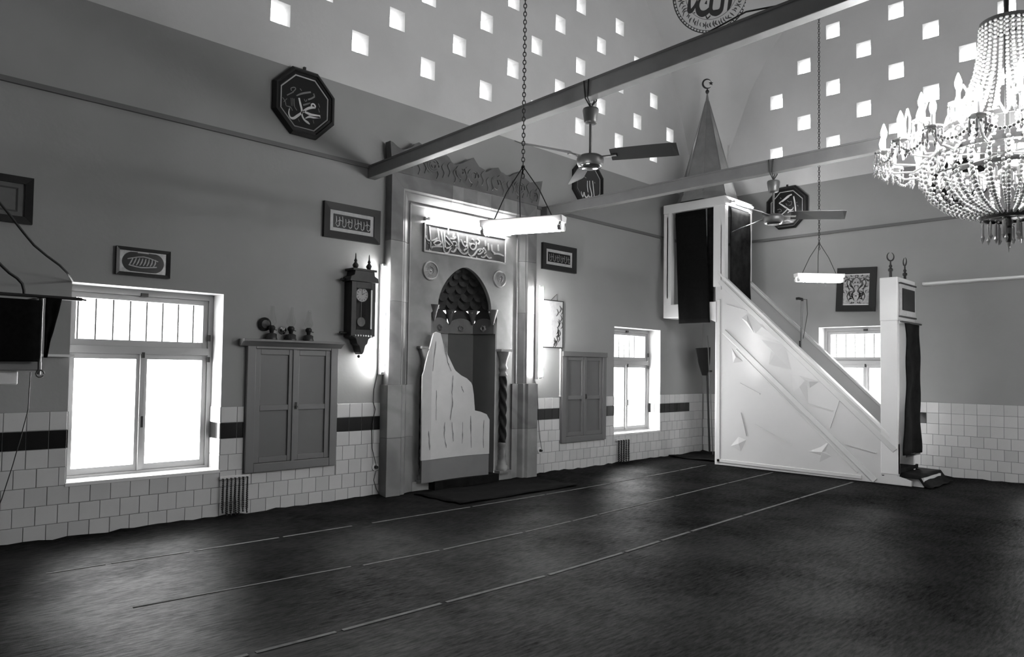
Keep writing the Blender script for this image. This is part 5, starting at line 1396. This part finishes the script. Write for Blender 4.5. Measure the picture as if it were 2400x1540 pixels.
def socket(u, z, label, wire):
    r = root('wall_socket', FR(u, z, 0), label, 'socket')
    part('plate', MB().prism([(u+0.042*math.cos(2*PI*i/20), z+0.042*math.sin(2*PI*i/20)) for i in range(20)], FR, 0.008, 0.022), M_PLASTIC, r)
    part('plug', MB().tube(FR(u, z, 0.02), FR(u, z, 0.055), 0.02, 0.016, 10), M_FRAME, r, 'black plug')
    return r
socket(4.60, 0.343, 'round wall socket with black plug left of the niche', None)
socket(7.26, 0.338, 'round wall socket with black plug right of the niche', None)
solo('lamp_cord', MB().path([FR(4.60, 1.37, 0.02), FR(4.565, 1.2, 0.014), FR(4.56, 1.05, 0.014), FR(4.585, 0.98, 0.018), FR(4.545, 0.78, 0.014), FR(4.555, 0.55, 0.016), FR(4.59, 0.36, 0.05)], 0.004, 6), M_CABLE, 'thin cord from the left upright tube down to its socket', 'cord')
solo('lamp_cord', MB().path([FR(7.13, 1.31, 0.02), FR(7.20, 1.15, 0.014), FR(7.225, 0.8, 0.014), FR(7.25, 0.55, 0.014), FR(7.26, 0.36, 0.05)], 0.004, 6), M_CABLE, 'thin cord from the right upright tube down to its socket', 'cord')
solo('floor_cord', MB().path([FR(4.60, 0.30, 0.03), FR(4.585, 0.2, 0.016), FR(4.62, 0.1, 0.018), FR(4.655, 0.04, 0.03)], 0.003, 5), M_CABLE, 'thin cord running from left socket down to the carpet', 'cord')

# corner behind the minbar
c0 = Q(1647, 816, 6.45)
sh = root('shovel', (c0.x, 6.45, 0.02), 'dark shovel standing blade up in the corner behind the minbar', 'shovel')
bl = [Q(x, y, 6.45) for x, y in ((1630, 816), (1664, 814), (1663, 850), (1658, 880), (1645, 880), (1636, 850))]
part('blade', MB().prism([(p.x, p.z) for p in bl], lambda u, v, w: (u, 6.45-w, v), 0, 0.012), M_FRAME, sh, bevel=0.003)
hb_ = Q(1657, 1048, 6.45); part('handle', MB().tube((bl[3].x-0.02, 6.445, bl[3].z+0.05), (hb_.x, 6.40, 0.07), 0.018, n=8), M_DWOOD, sh)
t0, t1 = Q(1661, 800, 6.30), Q(1671, 1052, 6.22)
po = root('pole', (t1.x, 6.22, 0.02), 'thin light pole leaning beside the shovel behind the minbar', 'pole')
part('shaft', MB().tube((t0.x, 6.32, t0.z+0.1), (t1.x, 6.22, 0.06), 0.009, n=8), M_STEEL, po); part('clip', MB().tube((Q(1664, 870, 6.28).x-0.02, 6.28, Q(1664, 870, 6.28).z), (Q(1664, 870, 6.28).x+0.03, 6.27, Q(1664, 870, 6.28).z), 0.016, n=8), M_FRAME, po)
mb = MB(); vs = []
for j in range(9):
    for i in range(9): vs.append((10.35+1.1*i/8, 5.76+0.93*j/8, 0.045+0.01*math.sin(i*1.1+j)))
o = solo('corner_mat', mb.add(vs, [(j*9+i, j*9+i+1, (j+1)*9+i+1, (j+1)*9+i) for j in range(8) for i in range(8)], 0, True), M_RUG, 'dark mat lying on the carpet behind the minbar', 'mat')
face_up(o)
md = o.modifiers.new('thick', 'SOLIDIFY'); md.thickness = 0.012; md.offset = -1
mb = MB(); vs = []
for j in range(9):
    for i in range(17): vs.append((5.0+1.9*i/16+0.02*math.sin(j*2), 5.76+0.78*j/8, 0.034+0.005*math.sin(i*0.9+j*1.3)))
o = solo('niche_rug', mb.add(vs, [(j*17+i, j*17+i+1, (j+1)*17+i+1, (j+1)*17+i) for j in range(8) for i in range(16)], 0, True), mat('niche_rug', 0.006, 0.95, var=0.5, vscale=14, spec=0.05), 'very dark rug lying before the marble niche', 'rug')
face_up(o)
md = o.modifiers.new('thick', 'SOLIDIFY'); md.thickness = 0.008; md.offset = -1

# ------------------------------------------------------------------ raised preaching seat at the far left
ky = 6.0
ks = root('preaching_seat', (0.6, 6.3, 1.2), 'raised preaching seat draped in black at the left edge', 'pulpit')
part('floor_board', MB().box((-0.2, ky, 1.385), (1.262, D-0.002, 1.455)), mat('seat_board', 0.16, 0.5, var=0.1), ks, bevel=0.01)
part('corbel', MB().box((-0.2, ky+0.05, 1.285), (1.13, D-0.002, 1.386)), M_REVEAL, ks, 'white plastered corbel course', bevel=0.01)
part('corbel', MB().box((-0.2, ky+0.12, 1.195), (1.03, D-0.002, 1.286)), M_REVEAL, ks, 'white plastered corbel course', bevel=0.01)
part('top_rail', MB().tube((-0.2, ky, 1.918), (1.50, ky, 1.912), 0.013, n=8).tube((1.50, ky, 1.912), (1.53, ky+0.01, 1.908), 0.007, n=6), M_FRAME, ks)
part('side_rail', MB().tube((1.245, ky, 1.91), (1.245, D-0.01, 1.91), 0.011, n=8), M_FRAME, ks)
part('corner_post', MB().tube((1.245, ky+0.01, 1.36), (1.245, ky+0.01, 1.915), 0.014, n=8), M_STEEL, ks)
part('bracket_ring', MB().path([(1.25+0.025*math.cos(t*PI/5), ky-0.01, 1.365+0.025*math.sin(t*PI/5)) for t in range(10)], 0.006, 6), M_STEEL, ks)
part('back_board', MB().box((1.10, D-0.02, 1.50), (1.605, D-0.002, 2.04)), M_WALL, ks); part('board_lip', MB().box((1.10, D-0.035, 1.492), (1.635, D-0.002, 1.512)), M_REVEAL, ks)
hang_cloth('draped_cloth', lambda u, v, w: (u, ky-0.012-w, v), -0.15, 1.235, 1.45, 1.885, 'black cloth draped over front of the raised preaching seat', 'cloth', amp=0.01)
hang_cloth('draped_cloth', lambda u, v, w: (u, ky-0.02-w, v), 1.262, 1.365, 1.48, 1.905, 'narrow black cloth flap beside the draped preaching seat', 'cloth', amp=0.008, nu=10, taper=lambda t, j: -0.085*j*t)
pts = [Q(*p_, 6.3) for p_ in ((-60, 400), (-20, 452), (20, 500), (55, 545), (80, 575), (110, 600), (140, 622), (158, 640), (169, 660))]
solo('black_cable', MB().path(pts[:-1]+[Q(170, 659, D-0.01)], 0.009, 6), M_CABLE, 'thick black cable sagging down to left window corner', 'cable')
pts = [Q(*p_, 6.05) for p_ in ((-60, 560), (-20, 598), (5, 624), (22, 640), (40, 652), (52, 665), (56, 680), (57, 696))]
solo('black_cable', MB().path(pts, 0.010, 6), M_CABLE, 'short black cable dropping onto rail of the preaching seat', 'cable')
pts = [Vector((1.20, ky+0.03, 1.375)), Q(66, 960, 6.2), Q(50, 1020, 6.3), Q(30, 1090, 6.4), Q(4, 1170, 6.5), Vector((1.02, 6.55, 0.04))]
solo('black_cable', MB().path(pts, 0.0035, 5), M_CABLE, 'thin wire hanging from preaching seat down over the tiles', 'cable')
